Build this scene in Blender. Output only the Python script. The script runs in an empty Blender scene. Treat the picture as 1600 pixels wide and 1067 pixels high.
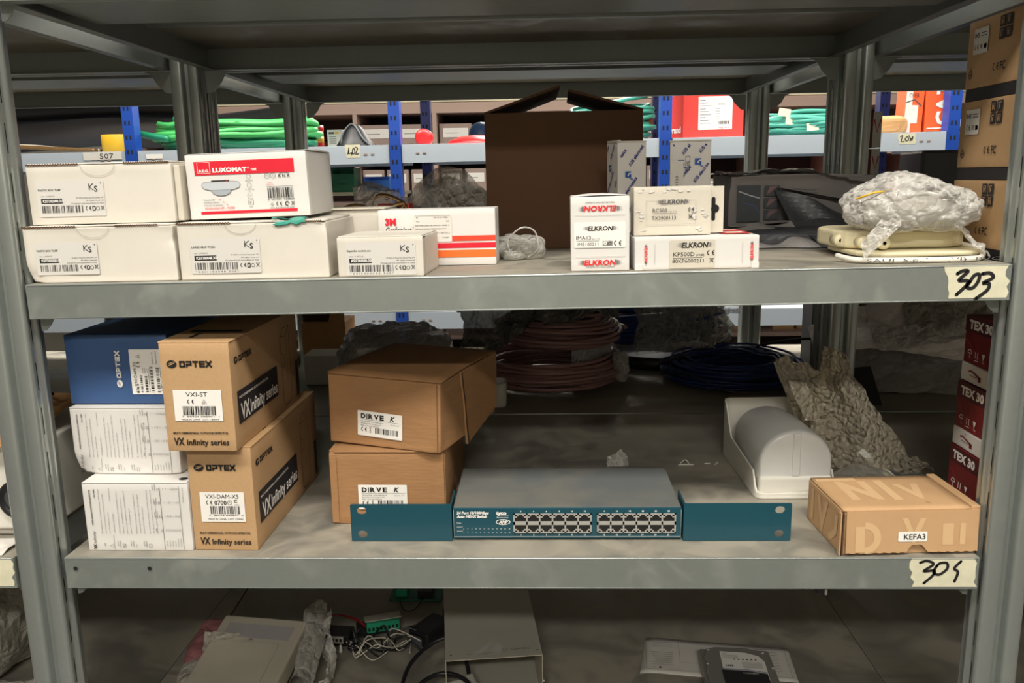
import bpy, math, random
from mathutils import Vector, Matrix, noise

# ---------------------------------------------------------------- camera, world, lights, exposure
SC = bpy.context.scene
COL = SC.collection
def cam_setup():
    F, pitch, yaw, roll = 1299.3, 0.1953, -0.0354, -0.0161      # focal length in pixels, radians
    loc = Vector((0.5314, -0.8455, 1.3480))
    fwd = Vector((math.sin(yaw)*math.cos(pitch), math.cos(yaw)*math.cos(pitch), -math.sin(pitch)))
    rt = Vector((math.cos(yaw), -math.sin(yaw), 0)); up = rt.cross(fwd)
    c, s = math.cos(roll), math.sin(roll)
    r2 = c*rt + s*up; u2 = -s*rt + c*up
    cd = bpy.data.cameras.new('camera'); cd.sensor_width = 36; cd.lens = 36*F/1600; cd.clip_start = .02
    co = bpy.data.objects.new('camera', cd); COL.objects.link(co)
    m = Matrix((r2, u2, -fwd)).transposed().to_4x4(); m.translation = loc
    co.matrix_world = m
    SC.camera = co
cam_setup()
W = bpy.data.worlds.new('world'); SC.world = W; W.use_nodes = True
W.node_tree.nodes['Background'].inputs[0].default_value = (1.0, .96, .9, 1)
W.node_tree.nodes['Background'].inputs[1].default_value = .03
SC.view_settings.view_transform = 'Standard'; SC.view_settings.look = 'None'
SC.view_settings.exposure = 0.10; SC.view_settings.gamma = 1.0; SC.view_settings.use_curve_mapping = False
def area(name, loc, sx, sy, power, col=(1, .95, .87), rot=(0, 0, 0)):
    l = bpy.data.lights.new(name, 'AREA'); l.shape = 'RECTANGLE'; l.size = sx; l.size_y = sy
    l.energy = power; l.color = col
    o = bpy.data.objects.new(name, l); o.location = loc; o.rotation_euler = rot; COL.objects.link(o)
LAMPS = [(-.75, -1.25, 27), (.55, -1.05, 34), (1.9, -1.25, 27), (-.9, 1.66, 46), (.55, 1.66, 46), (2.0, 1.66, 46), (.5, -2.9, 63), (.9, 4.15, 110)]  # last lamp is an added fill that brightens the second rack from behind
for lx, ly, lp in LAMPS:
    area('ceiling_lamp_light', (lx, ly, 2.86), 1.15, .22, lp)

# ---------------------------------------------------------------- materials
def lin(c):
    return tuple(((v/255)/12.92 if v/255 <= .04045 else ((v/255+.055)/1.055)**2.4) for v in c)
MATS = {}
def mat(name, col, rough=.6, metal=0, var=0, scale=20, col2=None, bump=0, bscale=60, stretch=None, spec=.5, coat=0):
    if name in MATS: return MATS[name]
    m = bpy.data.materials.new(name); m.use_nodes = True; nt = m.node_tree; b = nt.nodes['Principled BSDF']
    c = lin(col) + (1,)
    b.inputs['Base Color'].default_value = c; b.inputs['Roughness'].default_value = rough
    b.inputs['Metallic'].default_value = metal; b.inputs['Specular IOR Level'].default_value = spec
    if coat: b.inputs['Coat Weight'].default_value = coat
    if var or col2 or bump:
        tc = nt.nodes.new('ShaderNodeTexCoord'); mp = nt.nodes.new('ShaderNodeMapping')
        nt.links.new(tc.outputs['Object'], mp.inputs[0])
        if stretch: mp.inputs['Scale'].default_value = stretch
        if var or col2:
            n = nt.nodes.new('ShaderNodeTexNoise'); n.inputs['Scale'].default_value = scale; n.inputs['Detail'].default_value = 6
            n.inputs['Roughness'].default_value = .6
            nt.links.new(mp.outputs[0], n.inputs['Vector'])
            r = nt.nodes.new('ShaderNodeValToRGB')
            c2 = lin(col2)+(1,) if col2 else tuple(x*(1-var) for x in c[:3])+(1,)
            r.color_ramp.elements[0].position = .38; r.color_ramp.elements[1].position = .64
            r.color_ramp.elements[0].color = c2; r.color_ramp.elements[1].color = c
            nt.links.new(n.outputs['Fac'], r.inputs[0]); nt.links.new(r.outputs[0], b.inputs['Base Color'])
        if bump:
            n2 = nt.nodes.new('ShaderNodeTexNoise'); n2.inputs['Scale'].default_value = bscale; n2.inputs['Detail'].default_value = 4
            nt.links.new(mp.outputs[0], n2.inputs['Vector'])
            bp = nt.nodes.new('ShaderNodeBump'); bp.inputs['Strength'].default_value = bump; bp.inputs['Distance'].default_value = .002
            nt.links.new(n2.outputs['Fac'], bp.inputs['Height']); nt.links.new(bp.outputs[0], b.inputs['Normal'])
    MATS[name] = m; return m

def galv(name, base=(148, 154, 149), dust=(166, 165, 156), dustiness=.5, rough=.38, metal=.55):
    """galvanised sheet with a fine spangle and smeared dust"""
    if name in MATS: return MATS[name]
    m = bpy.data.materials.new(name); m.use_nodes = True; nt = m.node_tree; b = nt.nodes['Principled BSDF']
    N = nt.nodes.new; L = nt.links.new
    tc = N('ShaderNodeTexCoord')
    v = N('ShaderNodeTexVoronoi'); v.inputs['Scale'].default_value = 150; L(tc.outputs['Object'], v.inputs['Vector'])
    n = N('ShaderNodeTexNoise'); n.inputs['Scale'].default_value = 11; n.inputs['Detail'].default_value = 9; n.inputs['Roughness'].default_value = .62
    n.inputs['Distortion'].default_value = 1.2
    L(tc.outputs['Object'], n.inputs['Vector'])
    r1 = N('ShaderNodeValToRGB'); r1.color_ramp.elements[0].color = tuple(x*.95 for x in lin(base))+(1,); r1.color_ramp.elements[1].color = lin(base)+(1,)
    L(v.outputs['Color'], r1.inputs[0])
    r2 = N('ShaderNodeValToRGB'); r2.color_ramp.elements[0].position = .62-.35*dustiness; r2.color_ramp.elements[1].position = .8-.3*dustiness
    r2.color_ramp.elements[0].color = (0, 0, 0, 1); r2.color_ramp.elements[1].color = (1, 1, 1, 1)
    L(n.outputs['Fac'], r2.inputs[0])
    mx = N('ShaderNodeMix'); mx.data_type = 'RGBA'
    mul = N('ShaderNodeMath'); mul.operation = 'MULTIPLY'; mul.inputs[1].default_value = min(1, dustiness*1.3)
    L(r2.outputs[0], mul.inputs[0]); L(mul.outputs[0], mx.inputs[0])
    L(r1.outputs[0], mx.inputs[6]); mx.inputs[7].default_value = lin(dust)+(1,)
    L(mx.outputs[2], b.inputs['Base Color'])
    mm = N('ShaderNodeMapRange'); mm.inputs['To Min'].default_value = metal; mm.inputs['To Max'].default_value = metal*.25
    L(mul.outputs[0], mm.inputs[0]); L(mm.outputs[0], b.inputs['Metallic'])
    mr = N('ShaderNodeMapRange'); mr.inputs['To Min'].default_value = rough; mr.inputs['To Max'].default_value = .8
    L(mul.outputs[0], mr.inputs[0]); L(mr.outputs[0], b.inputs['Roughness'])
    MATS[name] = m; return m

def film(name, tint=(225, 225, 220), body=.25, rough=.18, hue=(200, 198, 190), cell=0, crease=.35):
    """thin clear plastic: mostly see-through, glossy on the creases"""
    if name in MATS: return MATS[name]
    m = bpy.data.materials.new(name); m.use_nodes = True; nt = m.node_tree
    N = nt.nodes.new; L = nt.links.new
    out = nt.nodes['Material Output']; b = nt.nodes['Principled BSDF']
    b.inputs['Base Color'].default_value = lin(hue)+(1,); b.inputs['Roughness'].default_value = rough
    b.inputs['Specular IOR Level'].default_value = .8
    t = N('ShaderNodeBsdfTransparent'); t.inputs[0].default_value = lin(tint)+(1,)
    lw = N('ShaderNodeLayerWeight'); lw.inputs[0].default_value = .35
    ad = N('ShaderNodeMath'); ad.operation = 'MULTIPLY_ADD'; ad.inputs[1].default_value = 1-body; ad.inputs[2].default_value = body; ad.use_clamp = True
    L(lw.outputs['Facing'], ad.inputs[0])
    tc = N('ShaderNodeTexCoord'); nz = N('ShaderNodeTexNoise'); nz.inputs['Scale'].default_value = 24; nz.inputs['Detail'].default_value = 3
    va = N('ShaderNodeVectorMath'); va.operation = 'MULTIPLY_ADD'; va.inputs[1].default_value = (.035, .035, .035); L(tc.outputs['Object'], va.inputs[2]); L(nz.outputs['Color'], va.inputs[0]); L(tc.outputs['Object'], nz.inputs['Vector'])
    ve = N('ShaderNodeTexVoronoi'); ve.feature = 'DISTANCE_TO_EDGE'; ve.inputs['Scale'].default_value = 46; L(va.outputs[0], ve.inputs['Vector'])
    rp = N('ShaderNodeMapRange'); rp.inputs['From Max'].default_value = .10; rp.inputs['To Min'].default_value = crease; rp.inputs['To Max'].default_value = 0; L(ve.outputs['Distance'], rp.inputs[0])
    a2 = N('ShaderNodeMath'); a2.operation = 'ADD'; a2.use_clamp = True; L(ad.outputs[0], a2.inputs[0]); L(rp.outputs[0], a2.inputs[1]); ad = a2
    mx = N('ShaderNodeMixShader'); L(ad.outputs[0], mx.inputs[0]); L(t.outputs[0], mx.inputs[1]); L(b.outputs[0], mx.inputs[2])
    L(mx.outputs[0], out.inputs[0])
    n = N('ShaderNodeTexNoise'); n.inputs['Scale'].default_value = 55; n.inputs['Detail'].default_value = 5
    n.inputs['Distortion'].default_value = 1.5
    L(tc.outputs['Object'], n.inputs['Vector'])
    bp = N('ShaderNodeBump'); bp.inputs['Strength'].default_value = .7; bp.inputs['Distance'].default_value = .004
    L(n.outputs['Fac'], bp.inputs['Height'])
    b3 = N('ShaderNodeBump'); b3.inputs['Strength'].default_value = .9; b3.inputs['Distance'].default_value = .006; L(ve.outputs['Distance'], b3.inputs['Height']); L(bp.outputs[0], b3.inputs['Normal']); bp = b3
    if cell:
        v = N('ShaderNodeTexVoronoi'); v.inputs['Scale'].default_value = cell; v.inputs['Randomness'].default_value = .75
        L(tc.outputs['Object'], v.inputs['Vector'])
        b2 = N('ShaderNodeBump'); b2.inputs['Strength'].default_value = 1; b2.inputs['Distance'].default_value = .006; b2.invert = True
        L(v.outputs['Distance'], b2.inputs['Height']); L(bp.outputs[0], b2.inputs['Normal']); L(b2.outputs[0], b.inputs['Normal'])
    else: L(bp.outputs[0], b.inputs['Normal'])
    MATS[name] = m; return m

def emit(name, col, s):
    m = bpy.data.materials.new(name); m.use_nodes = True; b = m.node_tree.nodes['Principled BSDF']
    b.inputs['Emission Color'].default_value = lin(col)+(1,); b.inputs['Emission Strength'].default_value = s
    MATS[name] = m; return m

M = {}
def defmats():
    M['steel'] = galv('galvanised steel', dustiness=.25)
    M['post'] = galv('galvanised post steel', base=(170, 176, 172), dustiness=.10, rough=.28, metal=.68)
    M['dusty'] = galv('dusty shelf steel', base=(142, 139, 129), dust=(160, 153, 138), dustiness=.7, metal=.35)
    M['slot'] = mat('slot shadow gap', (18, 18, 18), .9)
    M['white'] = mat('white card', (216, 210, 198), .62, var=.07, scale=9, bump=.15, bscale=40)
    M['white2'] = mat('clean white card', (220, 217, 212), .5, var=.04, scale=6)
    M['cream'] = mat('yellowed white card', (208, 201, 185), .6, var=.10, scale=14, bump=.2, bscale=50)
    M['kraft'] = mat('tan kraft card', (188, 152, 110), .68, var=.06, scale=260, bump=.1, bscale=200)
    M['brown'] = mat('brown corrugated card', (163, 121, 80), .75, var=.10, scale=14, stretch=(1, 1, 5), bump=.25, bscale=60)
    M['dkbrown'] = mat('dark brown carton card', (90, 60, 36), .8, var=.10, scale=5)
    M['kefa'] = mat('pale mailer card', (192, 154, 112), .7, var=.06, scale=18)
    M['kefal'] = mat('pale mailer print', (206, 171, 128), .7)
    M['label'] = mat('off-white label paper', (210, 207, 200), .5)
    M['picgrey'] = mat('grey picture print', (188, 194, 198), .6)
    M['picgrey2'] = mat('darker grey picture print', (160, 168, 174), .6)
    M['parcel'] = mat('grey printed parcel card', (118, 113, 110), .55, var=.06, scale=6)
    M['slate'] = mat('slate picture print', (52, 58, 64), .5)
    M['pinkish'] = mat('dull pink picture print', (120, 92, 92), .6)
    M['filmp'] = film('grey glossy film', tint=(150, 148, 146), body=.45, hue=(190, 188, 186), rough=.12, crease=.12)
    M['litbag'] = mat('lit-tone grey wrapping film', (236, 228, 222), .35, var=.08, scale=5)  # upper parcel film, lightened in colour to stand in for back light
    M['shadeplastic'] = mat('dusty white plastic darkened for shade', (176, 170, 154), .5, var=.08, scale=12)  # keypad white, darkened in colour to stand in for shade inside the shelf
    M['edge'] = mat('corrugated edge', (98, 70, 48), .9, var=.4, scale=300)
    M['blue'] = mat('blue printed card', (58, 88, 134), .5, var=.05, scale=8)
    M['paper'] = mat('white sticker paper', (236, 233, 226), .5)
    M['paper2'] = mat('grey-white sticker paper', (218, 214, 206), .5, var=.05)
    M['tape'] = mat('masking tape', (216, 212, 184), .7, var=.10, scale=60)
    M['ink'] = mat('black ink', (22, 21, 22), .6)
    M['grey ink'] = mat('grey ink', (84, 82, 82), .6)
    M['pale ink'] = mat('pale grey ink', (176, 173, 168), .6)
    M['red'] = mat('red ink', (214, 18, 44), .5)
    M['elk'] = mat('bright red ink', (226, 30, 38), .5)
    M['orange'] = mat('orange ink', (240, 110, 40), .5)
    M['orange2'] = mat('deep orange ink', (232, 66, 38), .5)
    M['navy'] = mat('navy ink', (34, 52, 128), .5)
    M['navy2'] = mat('mid blue ink', (28, 82, 160), .5)
    M['whiteink'] = mat('white ink', (235, 232, 226), .6)
    M['blackband'] = mat('black print band', (40, 38, 40), .55)
    M['teal'] = mat('teal green painted metal', (16, 70, 84), .38, coat=.2)
    M['swtop'] = mat('grey painted metal top', (112, 111, 103), .6, col2=(94, 98, 98), scale=14)
    M['port'] = mat('grey port plastic', (160, 158, 152), .5)
    M['black'] = mat('black plastic', (22, 22, 24), .45)
    M['rubber'] = mat('black cable sheath', (26, 26, 30), .4)
    M['gold'] = mat('gold contacts', (190, 160, 80), .3, metal=.8)
    M['plastic'] = mat('white plastic', (228, 225, 214), .35, var=.03)
    M['dome'] = mat('frosted lens plastic', (222, 222, 218), .28)
    M['ivory'] = mat('ivory plastic', (222, 212, 176), .4)
    M['bluepaint'] = mat('blue painted steel', (28, 70, 160), .4)
    M['blueshade'] = mat('shaded blue painted steel', (24, 40, 104), .45)  # same blue as the front posts, shade on the rear posts put into colour
    M['greybeam'] = mat('blue-grey painted shelf', (176, 186, 196), .45)
    M['mauve'] = mat('brown-grey painted shelving', (168, 142, 128), .6)
    M['bin'] = mat('grey-brown parts box card', (150, 130, 120), .7, var=.12, scale=8)
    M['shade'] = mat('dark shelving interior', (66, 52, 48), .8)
    M['foam'] = mat('black pipe foam', (78, 75, 76), .85, bump=.4, bscale=50)
    M['green'] = mat('green cable sheath', (66, 166, 88), .42)
    M['green2'] = mat('dark green cable sheath', (24, 120, 84), .42)
    M['tealc'] = mat('teal cable sheath', (64, 158, 138), .42)
    M['bluec'] = mat('dark blue cable sheath', (34, 54, 116), .4)
    M['mauvec'] = mat('mauve-brown cable sheath', (158, 120, 116), .4)
    M['greyc'] = mat('grey cable sheath', (170, 172, 176), .4)
    M['yellow'] = mat('yellow plastic', (222, 176, 44), .45)
    M['redp'] = mat('red plastic', (214, 32, 34), .35)
    M['redcard'] = mat('red card', (216, 62, 54), .5)
    M['darkred'] = mat('dark red card', (106, 20, 24), .5, col2=(122, 28, 30), scale=6)
    M['darkred2'] = mat('maroon card', (74, 18, 24), .5)
    M['bluedome'] = mat('slate blue plastic', (44, 78, 116), .4)
    M['greenbin'] = mat('green bin plastic', (46, 120, 86), .45)
    M['bluebin'] = mat('blue bin plastic', (58, 116, 204), .45)
    M['orangecard'] = mat('orange card', (236, 94, 44), .5)
    M['darkgrey'] = mat('dark grey plastic bag', (74, 76, 80), .4, var=.1, scale=8)
    M['greybag'] = mat('grey film bag', (156, 152, 150), .4, var=.1, scale=6)
    M['sheet'] = mat('bare sheet metal', (188, 184, 170), .45, metal=.2, var=.08, scale=6)
    M['pcb'] = mat('green circuit board', (18, 96, 74), .5)
    M['termgreen'] = mat('green terminal plastic', (34, 150, 112), .45)
    M['redwire'] = mat('red wire', (150, 24, 30), .45)
    M['whitewire'] = mat('white wire', (206, 200, 184), .45)
    M['hdd'] = mat('cast aluminium', (158, 156, 150), .45, metal=.5)
    M['band'] = mat('bronze metal band', (128, 98, 60), .35, metal=.5, var=.2, scale=40)
    M['pink'] = mat('pink foam', (150, 96, 98), .8, var=.25, scale=60, bump=.8, bscale=80)
    M['floor'] = mat('grey concrete', (92, 90, 86), .8, var=.12, scale=3)
    M['wallp'] = mat('grey wall paint', (172, 167, 156), .85, var=.04, scale=2)
    M['ceil'] = mat('grey ceiling paint', (150, 148, 142), .9)
    M['woodc'] = mat('plain cardboard', (196, 150, 100), .7, var=.08, scale=10)
    M['film'] = film('clear film', body=.28, crease=.10)
    M['filmd'] = film('dusty clear film', tint=(190, 188, 182), body=.36, hue=(200, 196, 188), rough=.10, crease=.22)
    M['filmg'] = film('dark grey film', tint=(110, 108, 104), body=.4, hue=(120, 118, 112), crease=.10)
    M['bubble'] = film('bubble film', tint=(196, 190, 176), body=.46, hue=(226, 216, 194), cell=130, crease=.10, rough=.12)
    M['wrap'] = film('clear crinkled bag', tint=(225, 224, 222), body=.36, hue=(222, 219, 212), rough=.10, crease=.22)
    M['milky'] = film('milky film', tint=(190, 188, 180), body=.55, hue=(196, 192, 180), rough=.35, crease=.08)
defmats()

# ---------------------------------------------------------------- mesh helpers
class MB:
    def __init__(s): s.v = []; s.f = []; s.m = []; s.names = []; s.sm = []
    def mi(s, m):
        if m not in s.names: s.names.append(m)
        return s.names.index(m)
    def add(s, vs, fs, m, xf=None, smooth=False):
        o = len(s.v)
        s.v += [tuple(xf @ Vector(p)) if xf else tuple(p) for p in vs]
        k = s.mi(m)
        for f in fs: s.f.append(tuple(i+o for i in f)); s.m.append(k); s.sm.append(smooth)
    def box(s, a, b, m, xf=None):
        (x0, y0, z0), (x1, y1, z1) = a, b
        s.add([(x0,y0,z0),(x1,y0,z0),(x1,y1,z0),(x0,y1,z0),(x0,y0,z1),(x1,y0,z1),(x1,y1,z1),(x0,y1,z1)],
              [(0,3,2,1),(4,5,6,7),(0,1,5,4),(1,2,6,5),(2,3,7,6),(3,0,4,7)], m, xf)
    def prism(s, pts, z0, z1, m, xf=None, smooth=False):
        """pts ccw in xy, extruded in z"""
        n = len(pts)
        s.add([(x,y,z0) for x,y in pts]+[(x,y,z1) for x,y in pts],
              [tuple(range(n-1,-1,-1)), tuple(range(n,2*n))], m, xf)
        o = len(s.v)-2*n; k = s.mi(m)
        for i in range(n):
            j = (i+1) % n; s.f.append((o+i,o+j,o+n+j,o+n+i)); s.m.append(k); s.sm.append(smooth)
    def tube(s, pts, r, m, n=6, xf=None, cap=True, flat=1):
        pts = [Vector(p) for p in pts]; k = len(pts); vs = []; fs = []
        up = Vector((0, 0, 1)); prev = None
        for i, p in enumerate(pts):
            t = (pts[min(i+1, k-1)]-pts[max(i-1, 0)]).normalized()
            if prev is None:
                a = t.cross(up)
                if a.length < .1: a = t.cross(Vector((1, 0, 0)))
            else: a = prev - t*prev.dot(t)
            a.normalize(); prev = a; b = t.cross(a)
            rr = r[i] if isinstance(r, (list, tuple)) else r
            for j in range(n):
                w = 2*math.pi*j/n; vs.append(p + a*rr*math.cos(w) + b*rr*flat*math.sin(w))
        for i in range(k-1):
            for j in range(n):
                j2 = (j+1) % n; fs.append((i*n+j, i*n+j2, (i+1)*n+j2, (i+1)*n+j))
        if cap: fs.append(tuple(range(n-1,-1,-1))); fs.append(tuple((k-1)*n+j for j in range(n)))
        s.add(vs, fs, m, xf, True)
    def lathe(s, prof, m, n=24, xf=None, smooth=True):
        vs = []; fs = []
        for r, z in prof:
            for j in range(n):
                w = 2*math.pi*j/n; vs.append((r*math.cos(w), r*math.sin(w), z))
        for i in range(len(prof)-1):
            for j in range(n):
                j2 = (j+1) % n; fs.append((i*n+j, i*n+j2, (i+1)*n+j2, (i+1)*n+j))
        if prof[0][0] > 1e-6: fs.append(tuple(range(n-1,-1,-1)))
        if prof[-1][0] > 1e-6: fs.append(tuple((len(prof)-1)*n+j for j in range(n)))
        s.add(vs, fs, m, xf, smooth)
    def grid(s, fn, nu, nv, m, smooth=True):
        vs = [fn(i/nu, j/nv) for j in range(nv+1) for i in range(nu+1)]
        fs = [(j*(nu+1)+i, j*(nu+1)+i+1, (j+1)*(nu+1)+i+1, (j+1)*(nu+1)+i) for j in range(nv) for i in range(nu)]
        s.add(vs, fs, m, None, smooth)
    def build(s, name, parent=None, bevel=0, seg=2, loc=None, rot=None, solid=0, sub=0):
        me = bpy.data.meshes.new(name); me.from_pydata(s.v, [], s.f)
        for n in s.names: me.materials.append(M[n])
        me.polygons.foreach_set('material_index', s.m); me.polygons.foreach_set('use_smooth', s.sm); me.update()
        o = bpy.data.objects.new(name, me); COL.objects.link(o)
        if parent: o.parent = parent
        if loc: o.location = loc
        if rot: o.rotation_euler = rot
        if sub:
            q = o.modifiers.new('sub', 'SUBSURF'); q.levels = sub; q.render_levels = sub
        if solid:
            q = o.modifiers.new('solid', 'SOLIDIFY'); q.thickness = solid; q.offset = 0
        if bevel:
            q = o.modifiers.new('bev', 'BEVEL'); q.width = bevel; q.segments = seg; q.limit_method = 'ANGLE'; q.angle_limit = .6
        return o

def tag(o, label=None, cat=None, group=None, kind=None):
    if label: o['label'] = label
    if cat: o['category'] = cat
    if group: o['group'] = group
    if kind: o['kind'] = kind
    return o
def thing(name, label, cat, loc=(0,0,0), rz=0, group=None, rx=0, ry=0):
    o = bpy.data.objects.new(name, None); o.empty_display_size = .02; COL.objects.link(o)
    o.location = loc; o.rotation_euler = (math.radians(rx), math.radians(ry), math.radians(rz))
    return tag(o, label, cat, group)

_tc = {}
def text_geo(t, bold=0):
    k = (t, bold)
    if k in _tc: return _tc[k]
    cu = bpy.data.curves.new('t', 'FONT'); cu.body = t; cu.size = 1; cu.resolution_u = 2; cu.offset = bold
    ob = bpy.data.objects.new('t', cu); me = bpy.data.meshes.new_from_object(ob)
    vs = [(v.co.x, v.co.y) for v in me.vertices]; fs = [tuple(p.vertices) for p in me.polygons]
    bpy.data.objects.remove(ob); bpy.data.curves.remove(cu); bpy.data.meshes.remove(me)
    x0 = min((v[0] for v in vs), default=0); x1 = max((v[0] for v in vs), default=1)
    _tc[k] = (vs, fs, x0, x1); return _tc[k]

class Decal:
    """flat printing on a face: O origin, U right, V up (thing-local); 2-D sub-frames by sub()"""
    def __init__(s, O, U, V, mb=None, T=None, lift=.0004):
        s.O, s.U, s.V = Vector(O), Vector(U).normalized(), Vector(V).normalized(); s.N = s.U.cross(s.V)
        s.mb = mb or MB(); s.T = T or Matrix.Identity(3); s.k = [0] if not T else None; s.lift = lift
    def sub(s, u, v, deg=0, sx=1, sy=1):
        a = math.radians(deg); c, n = math.cos(a), math.sin(a)
        T = s.T @ Matrix(((c*sx, -n*sy, u), (n*sx, c*sy, v), (0, 0, 1)))
        d = Decal(s.O, s.U, s.V, s.mb, T, s.lift); d.k = s.k; return d
    def pt(s, u, v, z):
        q = s.T @ Vector((u, v, 1)); return s.O + s.U*q.x + s.V*q.y + s.N*z
    def poly(s, vs, fs, m, lay=None):
        z = s.lift + .00012*(lay if lay is not None else 1)
        s.mb.add([s.pt(u, v, z) for u, v in vs], fs, m)
    def rect(s, u0, v0, u1, v1, m, lay=0): s.poly([(u0,v0),(u1,v0),(u1,v1),(u0,v1)], [(0,1,2,3)], m, lay)
    def rrect(s, u0, v0, u1, v1, r, m, lay=0):
        p = []
        for cx, cy, a0 in ((u1-r,v0+r,-90),(u1-r,v1-r,0),(u0+r,v1-r,90),(u0+r,v0+r,180)):
            for k in range(5):
                a = math.radians(a0+22.5*k); p.append((cx+r*math.cos(a), cy+r*math.sin(a)))
        s.poly(p, [tuple(range(len(p)))], m, lay)
    def text(s, t, u, v, h, m='ink', w=None, bold=0, shear=0, align='l', lay=2):
        vs, fs, x0, x1 = text_geo(t, bold)
        sy = h/.70; sx = sy if w is None else w/max(x1-x0, .01)
        tw = (x1-x0)*sx
        off = u - (0 if align == 'l' else tw/2 if align == 'c' else tw)
        s.poly([(off+(x-x0)*sx+shear*y*sy, v+y*sy) for x, y in vs], fs, m, lay)
    def disc(s, u, v, r, m, n=20, ry=None, lay=1):
        ry = ry or r
        s.poly([(u+r*math.cos(2*math.pi*k/n), v+ry*math.sin(2*math.pi*k/n)) for k in range(n)], [tuple(range(n))], m, lay)
    def arc(s, u, v, r, t, m='ink', a0=0, a1=360, ry=None, lay=2):
        n = max(6, int(abs(a1-a0)/15)); ry = ry or r
        s.line([(u+r*math.cos(math.radians(a0+(a1-a0)*k/n)), v+ry*math.sin(math.radians(a0+(a1-a0)*k/n))) for k in range(n+1)], t, m, lay)
    def line(s, pts, t, m='ink', lay=2):
        vs = []; n = len(pts)
        for i, p in enumerate(pts):
            a = Vector(pts[max(i-1, 0)]); b = Vector(pts[min(i+1, n-1)]); d = (b-a)
            d = d.normalized() if d.length > 0 else Vector((1, 0)); q = Vector((-d.y, d.x))*t/2
            vs += [(p[0]-q.x, p[1]-q.y), (p[0]+q.x, p[1]+q.y)]
        s.poly(vs, [(2*i, 2*i+2, 2*i+3, 2*i+1) for i in range(n-1)], m, lay)
    def box(s, u0, v0, u1, v1, t, m='ink'):
        s.line([(u0, v0), (u1, v0)], t, m); s.line([(u0, v1), (u1, v1)], t, m)
        s.line([(u0, v0), (u0, v1)], t, m); s.line([(u1, v0), (u1, v1)], t, m)
    def bars(s, u0, v0, u1, v1, seed=1, m='ink', n=46):
        r = random.Random(seed); ws = [r.choice((1, 1, 2, 3)) for _ in range(n)]; tot = sum(ws); u = u0
        for i, w in enumerate(ws):
            du = (u1-u0)*w/tot
            if i % 2 == 0: s.rect(u, v0, u+du, v1, m, 2)
            u += du
    def ce(s, u, v, h, m='ink'):
        t = h*.16; r = h/2-t/2
        s.arc(u+h*.55, v+h/2, r, t, m, 100, 260); s.arc(u+h*1.45, v+h/2, r, t, m, 100, 260)
        s.line([(u+h*.95, v+h/2), (u+h*1.35, v+h/2)], t, m)
    def bin(s, u, v, h, m='ink'):
        t = h*.09
        s.line([(u+.15*h, v+.9*h), (u+.25*h, v+.2*h), (u+.6*h, v+.2*h), (u+.7*h, v+.9*h), (u+.1*h, v+.9*h)], t, m)
        s.line([(u, v+.05*h), (u+.85*h, v+h)], t, m); s.line([(u, v+h), (u+.85*h, v+.05*h)], t, m)
    def tri(s, u, v, h, m='ink'):
        s.line([(u, v), (u+h*1.1, v), (u+h*.55, v+h), (u, v), (u+h*.4, v)], h*.1, m)
        s.line([(u+h*.3, v+h*.35), (u+h*.5, v+h*.15), (u+h*.85, v+h*.5)], h*.1, m)
    def stroke(s, pts, t, m='ink', lay=3):
        """smooth brush stroke through the points (Catmull-Rom) with round ends"""
        P = [pts[0]]+list(pts)+[pts[-1]]; o = []
        for i in range(1, len(P)-2):
            a, b, c, d = P[i-1], P[i], P[i+1], P[i+2]
            for k in range(6):
                q = k/6
                o.append(tuple(.5*((2*b[j])+(-a[j]+c[j])*q+(2*a[j]-5*b[j]+4*c[j]-d[j])*q*q+(-a[j]+3*b[j]-3*c[j]+d[j])*q**3) for j in (0, 1)))
        o.append(tuple(pts[-1])); s.line(o, t, m, lay)
        s.disc(o[0][0], o[0][1], t/2, m, 10, lay=lay); s.disc(o[-1][0], o[-1][1], t/2, m, 10, lay=lay)
    def build(s, name, parent, label=None):
        o = s.mb.build(name, parent)
        if label: o['label'] = label
        return o

def card_body(w, d, h, m, seed=0, warp=.0008, n=8, crush=None):
    """a carton shell: subdivided faces that sink slightly inwards, optional crushed corners"""
    mb = MB(); r = random.Random(seed); off = Vector((r.random()*50, r.random()*50, r.random()*50))
    def dis(p, N, e):
        a = noise.noise(Vector(p)*22+off)*.5+.5
        q = Vector(p) - N*(warp*a*min(1, e*6))
        if crush:
            for c, rad, amt in crush:
                c = Vector(c); dd = (q-c).length
                if dd < rad:
                    k = (1-dd/rad)**1.5; ctr = Vector((w/2, d/2, h/2)); q += (ctr-c).normalized()*amt*k*(1+.5*noise.noise(q*160))
        return q
    for O, U, V in (((0,0,0),(w,0,0),(0,0,h)), ((w,0,0),(0,d,0),(0,0,h)), ((w,d,0),(-w,0,0),(0,0,h)), ((0,d,0),(0,-d,0),(0,0,h)),
                    ((0,0,h),(w,0,0),(0,d,0)), ((0,d,0),(w,0,0),(0,-d,0))):
        O, U, V = Vector(O), Vector(U), Vector(V); N = U.cross(V).normalized()
        mb.grid(lambda a, b: dis(O+U*a+V*b, N, min(a, 1-a, b, 1-b)*2), n, n, m, True)
    return mb
def weld(o, bevel=.001):
    q = o.modifiers.new('weld', 'WELD'); q.merge_threshold = .0002
    if bevel:
        q = o.modifiers.new('bev', 'BEVEL'); q.width = bevel; q.segments = 2; q.limit_method = 'ANGLE'; q.angle_limit = .9
    s = o.modifiers.new('es', 'EDGE_SPLIT'); s.split_angle = math.radians(40)
    return o
def carton(name, label, loc, size, m, rz=0, rx=0, ry=0, seed=0, warp=.0008, crush=None, group=None, cat='box', bevel=.0011, body='body'):
    t = thing(name, label, cat, loc, rz, group, rx, ry)
    b = card_body(*size, m, seed, warp, 8 if not crush else 26, crush).build(body, t); weld(b, bevel)
    return t
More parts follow.
